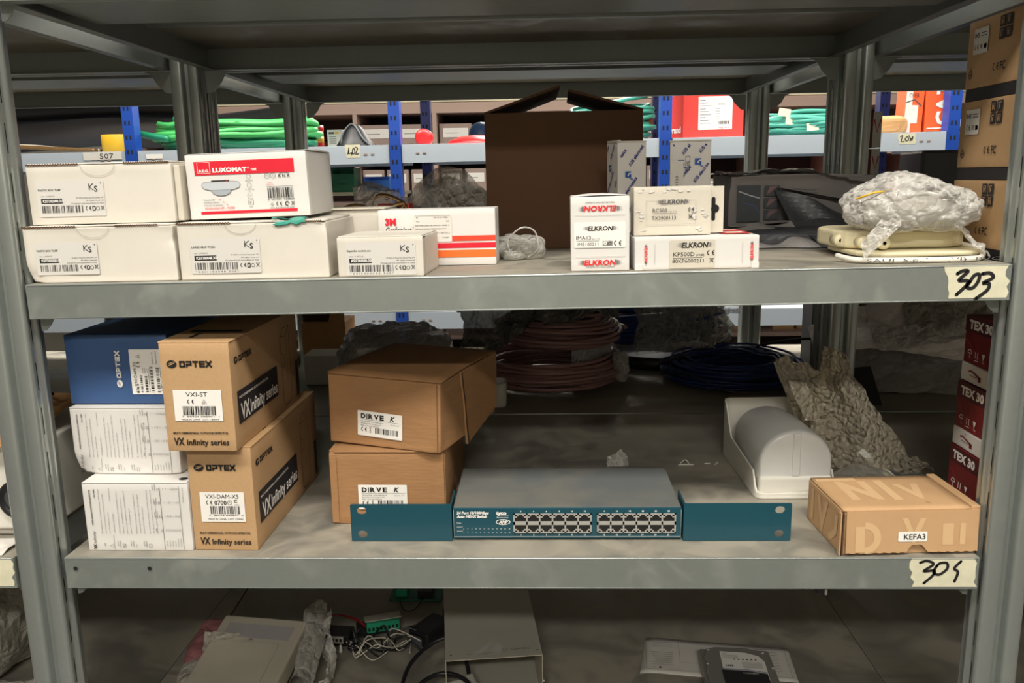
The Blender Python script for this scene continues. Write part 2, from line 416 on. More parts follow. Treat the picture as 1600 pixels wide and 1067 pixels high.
def front(w=0, h=0, lift=.0004): return Decal((0, 0, 0), (1, 0, 0), (0, 0, 1), lift=lift)
def rside(w, lift=.0004): return Decal((w, 0, 0), (0, 1, 0), (0, 0, 1), lift=lift)
def lside(d, lift=.0004): return Decal((0, d, 0), (0, -1, 0), (0, 0, 1), lift=lift)
def top(h, lift=.0004): return Decal((0, 0, h), (1, 0, 0), (0, 1, 0), lift=lift)
TILT = -math.degrees(math.atan(.0093))
def Z3(x): return 1.2457+.0093*x
Z4 = .9397; Z5 = .6292; Z2 = 1.561

# ---------------------------------------------------------------- room
def room():
    def slab(name, a, b, m):
        q = MB(); q.box(a, b, m); tag(q.build(name), kind='structure')
    slab('floor', (-4.5, -3.6, -.1), (5.5, 4.6, 0), 'floor')
    slab('ceiling', (-4.5, -3.6, 3.1), (5.5, 4.6, 3.2), 'ceil')
    slab('wall_front', (-4.5, -3.7, 0), (5.5, -3.6, 3.1), 'wallp')
    slab('wall_back', (-4.5, 4.6, 0), (5.5, 4.7, 3.1), 'wallp')
    slab('wall_left', (-4.6, -3.6, 0), (-4.5, 4.6, 3.1), 'wallp')
    slab('wall_right', (5.5, -3.6, 0), (5.6, 4.6, 3.1), 'wallp')
    M['lamp'] = emit('lamp diffuser', (255, 244, 224), 3)
    for k, (x, y, p) in enumerate(LAMPS):
        t = thing('ceiling_light', 'fluorescent ceiling batten over the ' + ('near aisle, left', 'near aisle, in front of the rack', 'near aisle, right', 'far aisle, left', 'far aisle, centre', 'far aisle, right', 'room behind the viewer', 'parts shelving, added unseen as rear fill')[k], 'ceiling light', (x, y, 2.88), group='ceiling battens')
        q = MB(); q.box((-.62, -.14, 0), (.62, .14, .22), 'plastic'); q.build('housing', t, .01)
        q = MB(); q.box((-.6, -.12, -.006), (.6, .12, -.001), 'lamp'); q.build('diffuser', t)
room()

# ---------------------------------------------------------------- galvanised racks
def post_profile(w=.047, d=.036):
    g0, g1 = w*.44, w*.62; r = .0045
    f = [(0, r), (r*.13, r*.5), (r*.5, r*.13), (r, 0), (g0-.005, 0), (g0-.0022, .0007), (g0-.0006, .0024), (g0, .0045), (g0+.001, .010), (g1-.001, .010), (g1, .0045), (g1+.0006, .0024), (g1+.0022, .0007), (g1+.005, 0), (w-r, 0), (w-r*.5, r*.13), (w-r*.13, r*.5), (w, r)]
    side = [(w-.0015, r+.003), (w-.0015, .013), (w-.0005, .0148), (w+.0014, .0165), (w+.0022, .0190), (w+.0014, .0215), (w-.0005, .0232), (w-.0015, .025), (w-.0015, d-r)]
    back = [(w-r, d), (g1+.002, d), (g1, d-.002), (g1-.001, d-.010), (g0+.001, d-.010), (g0, d-.002), (g0-.002, d), (r, d), (0, d-r)]
    ls = [(.0015, .025), (.0005, .0232), (-.0014, .0215), (-.0022, .0190), (-.0014, .0165), (.0005, .0148), (.0015, .013), (.0015, r+.003)]
    return f+side+back+ls
def post(parent, x, y, z0=0, z1=2.06, w=.047, d=.036):
    q = MB(); q.prism(post_profile(w, d), z0, z1, 'post', smooth=True)
    n = int((z1-z0-.05)/.05)
    for k in range(n):          # hook slots in both side walls and in the groove
        z = z0+.03+k*.05
        for sx in (.0014, w-.0024): q.box((sx, .0095, z), (sx+.001, .0110, z+.03), 'slot')
        pass
    o = q.build('post', parent, loc=(x, y, 0)); e = o.modifiers.new('es', 'EDGE_SPLIT'); e.split_angle = math.radians(50); return o
def shelf(parent, x0, x1, y0, y1, z, tilt=False, m='steel', topm='dusty', stiff=(), lip=.0365, holes=False, gus=True):
    """steel shelf panel with turned-down lips; origin at the top of the front left corner"""
    w, d = x1-x0, y1-y0; t = .0014
    q = MB()
    q.box((0, 0, -t), (w, d, 0), topm)
    q.box((0, 0, -lip), (w, t, -t), m); q.box((0, d-t, -lip), (w, d, -t), m)
    q.box((0, t, -lip), (t, d-t, -t), m); q.box((w-t, t, -lip), (w, d-t, -t), m)
    q.box((t, t, -lip), (w-t, .016, -lip+t), m); q.box((t, d-.016, -lip), (w-t, d-t, -lip+t), m)
    q.box((t, .016, -lip), (.014, d-.016, -lip+t), m); q.box((w-.014, .016, -lip), (w-t, d-.016, -lip+t), m)
    q.tube([(.0016, .0011, -.0012), (w-.0016, .0011, -.0012)], .0016, 'post', 10); q.tube([(.0016, .0009, -lip+.0009), (w-.0016, .0009, -lip+.0009)], .0011, 'post', 10)
    o = q.build('shelf', parent, .0006, 2)
    o.location = (x0, y0, z if not tilt else 1.2454+.0093*x0); o.rotation_euler = (0, math.radians(TILT) if tilt else 0, 0)
    for a, b, dz in stiff:
        q = MB(); q.box((.016, a, -dz), (w-.016, b, -dz+t), m); q.box((.016, a, -dz+t), (w-.016, a+t, -t), m); q.box((.016, b-t, -dz+t), (w-.016, b, -t), m)
        q.build('stiffener', o, .0008)
    if gus:
        for sx in (0, 1):
            for sy in (0, 1):
                q = MB()
                X = 0 if sx == 0 else w; s = 1 if sx == 0 else -1; Y = .018 if sy == 0 else d-.0195
                g_ = .42 if y0 < .01 and sy == 0 else 1
                pts = [(a_*g_, -lip-.001-b_*g_) for a_, b_ in ((0, 0), (.045, 0), (.034, .005), (.026, .019), (.012, .033), (0, .035))]
                vs = [(X+s*(px+.0002), Y, pz) for px, pz in pts]+[(X+s*(px+.0002), Y+.0014, pz) for px, pz in pts]; n = len(pts)
                q.add(vs, [tuple(range(n)), tuple(range(2*n-1, n-1, -1))]+[(i, (i+1) % n, n+(i+1) % n, n+i) for i in range(n)], m)
                q.build('corner_plate', o)
    if holes:
        d_ = Decal((0, 0, -lip), (1, 0, 0), (0, 0, 1), lift=.0003)
        for u in (.012, .096): d_.disc(u, .024, .0024, 'slot'); d_.arc(u, .024, .0032, .0012, 'post')
        d_.build('bolt_hole', o)
    return o
RACK = thing('storage_rack', 'galvanised steel shelving rack in front carrying the shelves taped 303 and 304', 'shelving rack')
D1 = .556
for px in (-.0575, 1.0065): post(RACK, px, 0); post(RACK, px, D1-.036)
for px in (-1.115, 2.065): post(RACK, px, 0)
ST = ((.055, .18, .026), (.30, .306, .006))
S2 = shelf(RACK, -.006, 1.003, 0, D1, Z2, stiff=((.06, .178, .028), (.304, .314, .010)))
S3 = shelf(RACK, -.006, 1.003, 0, D1, 0, tilt=True, stiff=((.06, .178, .028),))
S4 = shelf(RACK, -.002, 1.000, 0, D1, .9394, stiff=((.06, .178, .028),), holes=True)
S5 = shelf(RACK, -.031, 1.0185, .037, D1-.037, .629, gus=False)
shelf(RACK, -.006, 1.003, 0, D1, 1.90)
for z in (Z2, 1.25, .9394, .629, 1.90):
    shelf(RACK, -1.066, -.060 if z != .629 else -.032, 0 if z != .629 else .037, D1 if z != .629 else D1-.037, z, gus=z != .629, stiff=((.06, .178, .028),) if z == Z2 else ())
    shelf(RACK, 1.056 if z != .629 else 1.0195, 2.063, 0 if z != .629 else .037, D1 if z != .629 else D1-.037, z, gus=z != .629, stiff=((.06, .178, .028),) if z == Z2 else ())
RACK2 = thing('storage_rack', 'second galvanised shelving rack standing back to back behind the front one', 'shelving rack', (0, D1+.008, 0))
for px in (-.0575, 1.0065): post(RACK2, px, 0); post(RACK2, px, .586-.036)
for px in (-1.115, 2.065): post(RACK2, px, .55)
for z in (Z2, 1.25, .9394, .629, 1.90):
    tl = z == 1.25
    shelf(RACK2, -.006, 1.003, 0, .586, z, tilt=tl, stiff=((.18, .32, .022),) if z == Z2 else ())
    shelf(RACK2, -1.066, -.060, 0, .586, z, stiff=((.18, .32, .022),) if z == Z2 else ())
    shelf(RACK2, 1.056, 2.063, 0, .586, z, stiff=((.18, .32, .022),) if z == Z2 else ())

def tape(parent, u0, u1, v0, v1, strokes, seed, name='tape_label', label=None, ht=.0036, O=(0, 0, 0)):
    """torn masking tape with marker pen numbers, stuck on a shelf lip (u along the lip, v down from its top)"""
    r = random.Random(seed); d = Decal(O, (1, 0, 0), (0, 0, 1), lift=.0004)
    L = [(u0+r.uniform(-.0022, .0022)+(v1-v)*.16, v) for v in [v0+(v1-v0)*k/6 for k in range(7)]]
    Rr = [(u1+r.uniform(-.003, .003)+(v1-v)*.05, v) for v in [v1-(v1-v0)*k/6 for k in range(7)]]
    d.poly(L+Rr, [tuple(range(13, -1, -1))], 'tape', 0)
    w, h = u1-u0, v1-v0
    for st in strokes: d.stroke([(u0+w*a, v0+h*b) for a, b in st], ht)
    return d.build(name, parent, label)
three = [(.30, .82), (.38, .88), (.45, .80), (.36, .60), (.46, .60), (.42, .40), (.27, .22)]
tape(S3, .944, 1.004, -.0335, -.0005, [[(.19, .76), (.27, .84), (.36, .82), (.22, .56), (.36, .54), (.35, .40), (.20, .12)], [(.40, .50), (.36, .34), (.46, .32), (.54, .52), (.55, .72), (.47, .70), (.40, .50)],
     [(.60, .74), (.72, .76), (.78, .62), (.62, .46), (.72, .44), (.70, .24), (.52, -.02)]], 3, label='masking tape label marked 303')
tape(S4, .928, .998, -.0335, -.0005, [[(.16, .86), (.26, .92), (.36, .80), (.22, .56), (.38, .58), (.36, .40), (.24, .14)], [(.41, .74), (.37, .52), (.46, .44), (.57, .64), (.56, .84), (.46, .84), (.41, .74)],
     [(.77, .90), (.68, .66), (.74, .52), (.70, .20)]], 8, ht=.0030, label='masking tape label marked 304')
tp = [o for o in RACK.children if o.name.startswith('shelf') and abs(o.location.x+1.066) < .001 and abs(o.location.z-.9394) < .001][0]
tape(tp, .93, 1.003, -.034, -.001, [[(.60, .6), (.66, .35), (.70, .15)]], 5, label='masking tape label marked with a stroke')

# ---------------------------------------------------------------- white alarm boxes, upper shelf
def ks_label(t, title, code, ver, u=.014, v=.006, w=.072, h=.044, seed=1, design=True, sub=None):
    d = front()
    d.rrect(u, v, u+w, v+h, .0015, 'label', 0)
    L = d.sub(u, v)
    L.text(title, .002, h*.72, .0020, w=w*.34, bold=.01)
    L.line([(w*.79, h*.90), (w*.79, h*.72)], .0009); L.line([(w*.85, h*.90), (w*.795, h*.81), (w*.85, h*.72)], .0009)
    L.text('S', w*.86, h*.68, .0058, bold=.02); L.disc(w*.965, h*.91, .0006, 'ink')
    L.text(ver, .004, h*.56, .0014, 'grey ink', w=w*.2)
    L.rect(.004, h*.37, w*.37, h*.51, 'ink', 1); L.text(code, .006, h*.405, .0028, 'whiteink', w=w*.31, bold=.03, lay=3)
    L.bars(.004, h*.11, w*.68, h*.31, seed, 'grey ink')
    for k, s in enumerate(('\u00a9 2012 Ksenia Security Srl', 'All rights reserved', 'Designed and assembled in Italy')):
        L.text(s, w*.98, h*(.50-.075*k), .0013, 'grey ink', align='r', w=w*(.40, .26, .48)[k])
    L.ce(w*.70, h*.16, .0046); L.box(w*.81, h*.16, w*.845, h*.27, .0009); L.arc(w*.885, h*.215, .0018, .0005, 'grey ink'); L.bin(w*.93, h*.16, .0045, 'grey ink')
    if sub: L.text(sub, .004, h*.03, .0018, 'grey ink', w=w*.62)
    return d.build('sticker', t)
def mailer_edge(t, w, h, segs, tab=None, lidth=.0018, d=.12):
    """lid flap lying on the box with its corrugated edge showing at the front, and the tuck tab arc"""
    q = MB(); r = random.Random(int(w*1e4)); n = 30
    q.grid(lambda a, b: (.002+(w-.004)*a, .0006+(d-.003)*b, h+.0012+.0006*noise.noise(Vector((a*7, b*5, w*90)))), n, 6, 'white')
    q.build('lid', t, solid=lidth)
    D = front(lift=.0007)
    for a, b in segs:
        D.line([(w*a+(w*(b-a))*k/40, h+.0007+(.0006 if k % 2 else -.0004)) for k in range(41)], .0017, 'edge')
    if tab:
        c, rr = tab; D.arc(w*c, h-.0003, rr, .0005, 'pale ink', 180, 360, ry=rr*.62)
    D.build('lid_edge', t)
x = -.0075
t = carton('carton', 'white carton with a crushed lower left corner, lowest at the left end of shelf 303', (x, .010, Z3(x)), (.160, .125, .0575), 'white', ry=TILT, seed=1,
           crush=(((0, 0, 0), .022, .006), ((.160, 0, .045), .02, .0035)), warp=.0012, cat='carton')
ks_label(t, 'PLASTIC BOX "SLIM"', 'KSI7302020.010', 'ver. 1.0/2013', .011, .0085, .0665, .034, 5)
mailer_edge(t, .160, .0575, ((.0, .36), (.62, .90)), (.47, .017), d=.122)
x = .156
t = carton('carton', 'long white carton beside the crushed one, under the red and white detector carton', (x, .010, Z3(x)), (.1565, .125, .0575), 'white', ry=TILT, seed=2, warp=.001, cat='carton',
           crush=(((.1565, 0, .0575), .016, .003),))
ks_label(t, 'LARES 48-IP PCBA', 'KSI1100048.300', 'ver. 1.0/2013', .012, .0065, .0735, .037, 6, sub='* K S I 1 1 0 0 0 4 8 . 3 0 0 *')
mailer_edge(t, .1565, .0575, ((.0, .36), (.72, .97)), (.43, .016), d=.122)
q = MB()           # scrap of teal tape on its lid
q.grid(lambda a, b: (.103+.032*a+.002*math.sin(b*9), -.0012-.0002*b+.0*a, .0615-.007*b*(.6+.6*noise.noise(Vector((a*5, 0, 2))))-.0035*(1-a)), 12, 4, 'tealc')
q.grid(lambda a, b: (.100+.036*a, -.001+.012*b, .0612+.0016*math.sin(a*7+b*3)), 14, 5, 'tealc'); q.build('torn_tape', t, solid=.0003, label=None) if False else q.build('torn_tape', t, solid=.0003)
x = -.002
t = carton('carton', 'white carton on top of the stack at the left end of shelf 303', (x, .020, Z3(x)+.0605), (.154, .115, .0605), 'white', ry=TILT, seed=3, warp=.001, rz=-.5, cat='carton')
ks_label(t, 'PLASTIC BOX "SLIM"', 'KSI7302000.010', 'ver. 1.0/2013', .009, .0080, .072, .037, 7)
mailer_edge(t, .154, .0605, ((.01, .37), (.68, .99)), (.50, .018), d=.112)
q = MB(); q.box((.1548, .004, .001), (.1612, .11, .058), 'cream'); q.build('side_flap', t, .0008)
# third white carton peeping out to the right behind them
x = .262
t = carton('carton', 'white carton half hidden behind the long carton and the small expander carton', (x, .140, Z3(x)), (.090, .075, .064), 'white', ry=TILT, seed=9, rz=-4, cat='carton')
q = MB(); q.box((-.002, -.003, .0645), (.0895, .074, .0665), 'cream'); q.build('lid', t, .0006)

# red and white detector carton
x = .1635
t = carton('detector_carton', 'white carton with a red band and a picture of a round ceiling detector', (x, .030, Z3(x)+.0615), (.1265, .115, .0665), 'white2', ry=TILT-.9, rz=1.5, seed=4, warp=.0004, cat='carton', bevel=.0007)
D = front(); w, h = .1265, .0665
def lux(D):
    D.rect(.009, .0, .0, 0, 'red') if False else None
    D.rect(.009, .0455, .1135, .0595, 'red', 0)
    D.box(.0125, .0475, .0255, .0585, .0004, 'paper'); D.text('B.E.G.', .0138, .0488, .0026, 'whiteink', w=.0105, bold=.04)
    D.text('LUXOMAT', .028, .0482, .0042, 'whiteink', w=.036, bold=.05); D.text('\u00ae', .0645, .0506, .002, 'whiteink'); D.text('net', .0685, .0484, .0036, 'whiteink', w=.0060, bold=.01)
    D.rect(.0115, .0050, .1135, .0080, 'red', 0)
    # ceiling detector picture
    D.rect(.0255, .0382, .0445, .0400, 'ink', 1); D.disc(.042, .0391, .0007, 'red', lay=2)
    pts = [(.0150, .0352), (.0162, .0376), (.0215, .0384), (.035, .0386), (.0490, .0384), (.0545, .0376), (.0556, .0352), (.0545, .0322), (.0500, .0304), (.046, .0298), (.044, .0265), (.0400, .0244), (.035, .0238), (.0300, .0246), (.0262, .0268), (.0245, .0298), (.0205, .0305), (.0165, .0322)]
    D.poly(pts, [tuple(range(len(pts)-1, -1, -1))], 'picgrey', 1); D.poly([(.0245, .0298), (.046, .0298), (.044, .0265), (.0400, .0244), (.035, .0238), (.0300, .0246), (.0262, .0268)], [tuple(range(6, -1, -1))], 'picgrey2', 2); D.line(pts+[pts[0]], .00035, 'grey ink'); D.line([(.0245, .0298), (.046, .0298)], .0003, 'grey ink')
    for k, (a, b) in enumerate((('Praesenzmelder', 'DE'), ('Occupancy detector', 'EN'), ('Detecteur de presence', 'FR'))):
        D.text(a+' - ', .0155, .0195-.0028*k, .0014, w=(.0135, .018, .0215)[k]); D.text(b, .0155+(.016, .020, .0235)[k], .0195-.0028*k, .0014, 'red')
    D.text('PD2N-KNX-ST - 93383', .0165, .0100, .0023, 'red', w=.031)
    for k, s in enumerate(('KNX BUS', '5 - 2000 Lux', '\u00d8 10 m', 'IP20')):
        y = .0428-.0090*k
        if k == 2: D.line([(.062, y-.0016), (.0650, y+.0026), (.068, y-.0016), (.062, y-.0016)], .0003, 'grey ink')
        elif k == 3: D.box(.0625, y-.002, .0678, y+.0026, .0003, 'grey ink'); D.text('IP', .0638, y-.001, .002, 'grey ink')
        else: D.arc(.065, y, .0023, .0003, 'grey ink')
        D.text(s, .0652, y-.0050, .0013, 'grey ink', align='c')
    D.arc(.0845, .0425, .0026, .0003); D.text('TP', .0829, .0417, .0015); D.arc(.0908, .0425, .0026, .0003); D.text('S', .0901, .0416, .0017)
    D.text('K N X', .0965, .0406, .0030, w=.0120, bold=.02); D.arc(.1025, .0420, .0062, .0005, 'ink', 20, 150, ry=.0032)
    D.text('German', .0845, .0352, .0011, 'red'); D.text('Engineering', .083, .0330, .0011, 'red')
    D.line([(.083, .0312), (.111, .0312)], .0003); D.bars(.0838, .0195, .1112, .0300, 11)
    D.text('4  007529  933839', .083, .0172, .0019, w=.028)
    D.poly([(.0853, .0132), (.0873, .0152), (.0893, .0132), (.0873, .0112)], [(3, 2, 1, 0)], 'pale ink'); D.ce(.0915, .0112, .0044)
    D.arc(.1032, .0133, .0019, .0009, 'ink', 0, 300); D.bin(.1075, .0112, .0042)
    D.text('B.E.G. Brueck Electronic GmbH', .0855, .0088, .0012, w=.025, bold=.01)
lux(D); D.build('front_print', t)
q = MB(); q.grid(lambda a, b: (.127+.0004, .004+.106*a, .0668+.0028*math.sin(a*math.pi)*b+.0002), 12, 3, 'white2')
q.grid(lambda a, b: (.127-.124*b, .001+.112*a, .0672+.0022*math.sin(a*math.pi)*(1-b)**2), 12, 8, 'white2'); q.build('lid', t, solid=.0006)

# small expander carton
x = .322
t = carton('carton', 'small white carton with an expander module sticker in front of the red striped carton', (x, .0092, Z3(x)), (.0900, .088, .0405), 'white', ry=TILT, rz=-3, seed=6, cat='carton', warp=.0005)
ks_label(t, 'Expander module aux', 'KSI2300000.300', 'ver. 1.0/2.0', .0085, .0015, .074, .034, 8, sub='* K S I 2 3 0 0 0 0 0 . 3 0 0 *')
q = MB(); q.box((.0012, .0012, .0405), (.0888, .086, .0418), 'white'); q.build('lid', t, .0005)
D = rside(.0905); D.line([(.004, .0), (.004, .012), (.007, .02), (.004, .030), (.004, .04)], .0007, 'slot'); D.rect(.0, .0390, .010, .0405, 'slot'); D.build('side_slit', t)

# red striped carton
x = .347
t = carton('striped_carton', 'white carton with red and orange stripes behind the small expander carton', (x, .108, Z3(x)), (.1345, .05, .0640), 'white2', ry=TILT, rz=-1.5, seed=12, cat='carton', warp=.0004)
D = front()
D.text('3M', .0085, .0470, .0072, 'red', w=.0125, bold=.06); D.text('Grafoplast', .0088, .0385, .0062, 'ink', w=.0300); D.text('\u2122', .0392, .0430, .0018)
D.rect(.060, .0090, .1345, .0175, 'orange', 0); D.rect(.060, .0175, .1345, .0190, 'paper', 1); D.rect(.060, .0195, .1345, .0255, 'red', 0)
D.rect(.060, .0275, .1345, .0335, 'orange2', 0)
D.rrect(.041, .0270, .0845, .0580, .0015, 'paper2', 1)
D.text('3M', .0440, .0540, .0014, lay=3); D.text('XE 0120 0988 1', .0640, .0540, .0014, w=.018, lay=3); D.text('Nero', .044, .0497, .0013, lay=3); D.text('100%', .0785, .0497, .0013, lay=3)
D.text('IDENTIFIER LABEL PRE PRINTED 0 SERIES 13', .0425, .0450, .0014, w=.0395, lay=3); D.text('CARTELLINI SEGNAFILI PRESTAMPATI LATO A', .0425, .0412, .0014, w=.036, lay=3)
D.text('NERO      ( = 40 mm, l = 100 mm )', .0425, .0365, .0013, w=.0395, lay=3); D.text('N. LOT     1448     1705', .0425, .0310, .0014, w=.038, lay=3)
D.line([(.0425, .0565), (.083, .0565)], .0003)
D.build('front_print', t)

# big brown carton in the middle
x = .460
t = carton('open_carton', 'big dark brown open carton standing in the middle of shelf 303', (x, .300, Z3(x)), (.2115, .215, .1815), 'dkbrown', ry=TILT, seed=14, warp=.003, cat='carton')
q = MB(); w, dd, h = .2115, .215, .1815
q.add([(0, .002, h), (0, dd, h), (.100, dd-.02, h+.034), (.102, .015, h+.034)], [(0, 3, 2, 1)], 'dkbrown'); q.build('flap', t, solid=.003)
q = MB(); q.add([(w, .002, h), (w, dd, h), (.117, dd-.02, h+.028), (.113, .01, h+.028)], [(0, 1, 2, 3)], 'dkbrown'); q.build('flap', t, solid=.003)

# ELKRON group
def elk(D, u, v, h, m='ink', w=None, flip=False, side='grey ink'):
    w = w or h*5.2
    S = D.sub(u, v, 180 if flip else 0)
    S.text('ELKRON', w*.17, 0, h, m, w=w*.66, bold=.035, shear=.15)
    for k in range(5):
        a = h*.22*(k+.3)
        S.rect(w*.155-a, h*(.04+.03*k), w*.155-a+h*(.15-.02*k), h*(.98-.03*k), 'grey ink' if k < 3 else 'pale ink', 1)
        S.rect(w*.855+a-h*.1, h*(.04+.03*k), w*.855+a+h*(.05-.02*k), h*(.98-.03*k), 'grey ink' if k < 3 else 'pale ink', 1)
x = .5635
t = carton('alarm_carton', 'upright white carton with red lettering at its top and bottom', (x, .016, Z3(x)), (.0600, .055, .0760), 'white2', ry=TILT, rz=-1.5, seed=21, warp=.0006, cat='carton')
D = front()
elk(D, .005, .0062, .0052, 'elk', .049); D.text('THE ALPROTECTION COMPANY', .030, .0036, .0014, w=.030, align='c')
elk(D, .0550, .0665, .0052, 'elk', .049, True); D.sub(.030, .0708, 180).text('THE ALPROTECTION COMPANY', 0, 0, .0014, w=.030, align='c')
D.line([(.004, .0148), (.056, .0148)], .0003, 'pale ink'); D.line([(.004, .0570), (.056, .0570)], .0003, 'pale ink')
D.rrect(.0035, .0240, .0560, .0500, .001, 'paper', 0)
elk(D, .011, .0415, .0045, 'ink', .038); D.text('IMA13', .0055, .0325, .0038, w=.0150); D.text('Rev. 1.01', .0215, .0325, .0012, w=.008)
D.line([(.0055, .0312), (.029, .0312)], .0003); D.text('IM3100211', .0070, .0262, .0032, w=.0210)
D.rect(.0325, .0258, .0425, .0308, 'ink'); D.disc(.0352, .0283, .0018, 'paper', lay=3); D.text('H', .0345, .0275, .0016, lay=4); D.ce(.0438, .0256, .0056)
D.build('front_print', t)
q = MB(); q.grid(lambda a, b: (.0006+.0588*a, .0006+.0535*b, .0762+.0024*math.sin(a*math.pi)*math.sin(b*2.2+.5)), 10, 8, 'white2'); q.build('lid', t, solid=.0007)
D = rside(.0605); D.line([(.0005, .0), (.0015, .07)], .0012, 'slot'); D.build('side_slit', t)

x = .6285
t = carton('alarm_carton', 'flat white keypad carton with black lettering lying at the shelf edge', (x, .012, Z3(x)), (.1270, .100, .0335), 'white2', ry=TILT, rz=1, seed=22, warp=.0005, cat='carton')
D = front()
D.rrect(.0355, .0015, .0820, .0300, .0012, 'cream', 0)
elk(D, .041, .0222, .0052, 'ink', .0400); D.text('KP500D', .0395, .0135, .0042, w=.0215); D.text('(V 4.00)', .0630, .0136, .0020, w=.008, bold=.02)
D.line([(.039, .0118), (.069, .0118)], .0003); D.text('80KP6000211', .0385, .0068, .0038, w=.0320); D.ce(.0750, .0132, .0060) if False else D.ce(.0735, .0138, .0056); D.bin(.0765, .0062, .0050)
D.line([(.0205, .0055), (.0205, .0265)], .0004, 'pale ink'); D.line([(.110, .0055), (.110, .0265)], .0004, 'pale ink')
elk(D.sub(.0100, .0275, -90), 0, 0, .0030, 'elk', .0225); elk(D.sub(.1210, .0055, 90), 0, 0, .0030, 'elk', .0225)
D.build('front_print', t)
q = MB()
for u in (.0, .119): q.box((u, -.0012, -.0), (u+.008, .0, .006), 'white2')
q.build('tuck_tab', t, .0004)
D = top(.0337); D.rect(.095, .02, .124, .08, 'redcard'); D.rect(.1, .03, .12, .05, 'paper', 1); D.build('top_print', t)

x = .6290
t = carton('alarm_carton', 'small worn white carton with a hanging tab standing on the flat keypad carton', (x, .030, Z3(x)+.0340), (.0800, .030, .0500), 'cream', ry=TILT, rz=.5, seed=23, warp=.0015, cat='carton')
D = front()
D.box(.0130, .0115, .0640, .0365, .0003, 'pale ink')
elk(D, .022, .0325, .0042, 'grey ink', .0370); D.text('RC500', .0195, .0240, .0038, 'ink', w=.0150); D.text('Rev. 1.01', .0360, .0240, .0013, 'grey ink', w=.008); D.line([(.0195, .0225), (.045, .0225)], .0003)
D.text('TX3900113', .0185, .0162, .0038, 'ink', w=.0250); D.ce(.0560, .0240, .0045); D.bin(.0565, .0162, .0050)
D.build('front_print', t)
r = random.Random(4); D = front(lift=.0003)      # torn-off sticker residue
for k in range(26):
    u, v = r.choice(((r.uniform(.002, .016), r.uniform(.003, .026)), (r.uniform(.060, .078), r.uniform(.003, .030)), (r.uniform(.004, .07), r.uniform(.0445, .048))))
    n = 9; a0 = r.random()*6; rr = r.uniform(.0015, .004)
    D.poly([(min(.079, max(.001, u+rr*r.uniform(.5, 1.2)*math.cos(a0+6.28*i/n))), max(.001, min(.0495, v+.6*rr*r.uniform(.5, 1.2)*math.sin(a0+6.28*i/n)))) for i in range(n)], [tuple(range(n))], 'label', .0)
D.build('sticker_residue', t)
q = MB()
q.box((.0800, .0100, .001), (.0950, .0112, .0490), 'cream'); q.build('hanging_tab', t, .0004)
D = Decal((0, .0100, 0), (1, 0, 0), (0, 0, 1)); D.rect(.0822, .0155, .0862, .0360, 'slot'); D.disc(.0842, .0155, .002, 'slot'); D.disc(.0842, .036, .002, 'slot'); D.disc(.0860, .0260, .0042, 'slot'); D.build('euro_slot', t)

# two printed cartons behind
def aus(D, w, h, seed):
    """slanted repeating lettering cut off at the edges of the face, character by character"""
    def ok(S, pts, m=.0012):
        return all(m < q.x < w-m and m < q.y < h-m for q in (S.T @ Vector((a, b, 1)) for a, b in pts))
    adv = {' ': .5, 'i': .38, 'l': .38, 't': .6, 'r': .62, 'A': 1.1, 'U': 1.1, 'S': 1.0}
    for row in range(-3, 8):
        S = D.sub(0, row*.0265+seed, 54)
        u = -.02+(row % 2)*.031-.012*row
        while u < .19:
            for ch in 'AUS electronics':
                cw = .0028*adv.get(ch, .95)
                if ch != ' ' and ok(S, ((u, 0), (u+cw, 0), (u, .0036), (u+cw, .0036))): S.text(ch, u, 0, .0040 if ch in 'AUSlt' else .0040, 'navy', bold=.045, w=cw*.86)
                u += cw
            Q = S.sub(u+.004, -.002, -54); Q.T = Q.T
            if ok(Q, ((0, 0), (.009, 0), (.009, .008), (0, .008))):
                Q.rect(0, 0, .0078, .0075, 'navy2', 1); Q.arc(.0068, .0022, .0030, .0015, 'white2', 50, 190, lay=3); Q.arc(.0088, .0010, .0028, .0010, 'navy2', 180, 300, lay=2)
            u += .019
x = .628
t = carton('printed_carton', 'tall white carton with slanted blue lettering, next to the big brown carton', (x, .195, Z3(x)), (.0375, .038, .1355), 'white2', ry=TILT, rz=16, seed=31, cat='carton')
D = front(); aus(D, .0375, .1355, .004); D.build('front_print', t); D = lside(.038); aus(D, .038, .1355, .012); D.build('side_print', t)
q = MB(); q.box((-.001, .0, .1355), (.0375, .012, .1372), 'cream'); q.box((0, 0, .1355), (.004, .036, .1385), 'cream'); q.build('lid_flap', t)
x = .692
t = carton('printed_carton', 'tall white carton with slanted blue lettering, next to the blue rack post', (x, .20, Z3(x)), (.0490, .040, .1345), 'white2', ry=TILT, rz=-7, seed=32, cat='carton')
D = front(); aus(D.sub(0, 0), .049, .1345, .016); D.rect(.001, .001, .0165, .112, 'paper2', 4)
D.box(.0190, .1000, .0240, .1170, .0004); D.sub(.0232, .103, 90).text('E172', 0, 0, .003, lay=5); D.sub(.010, .075, 90).text('130120', 0, 0, .003, 'ink', w=.019, lay=6); D.sub(.0045, .075, 90).text('Mod.', 0, 0, .0025, 'ink', lay=6); D.build('front_print', t)
q = MB(); q.box((-.0004, -.0004, .1345), (.0494, .0404, .1362), 'cream'); q.build('lid', t)

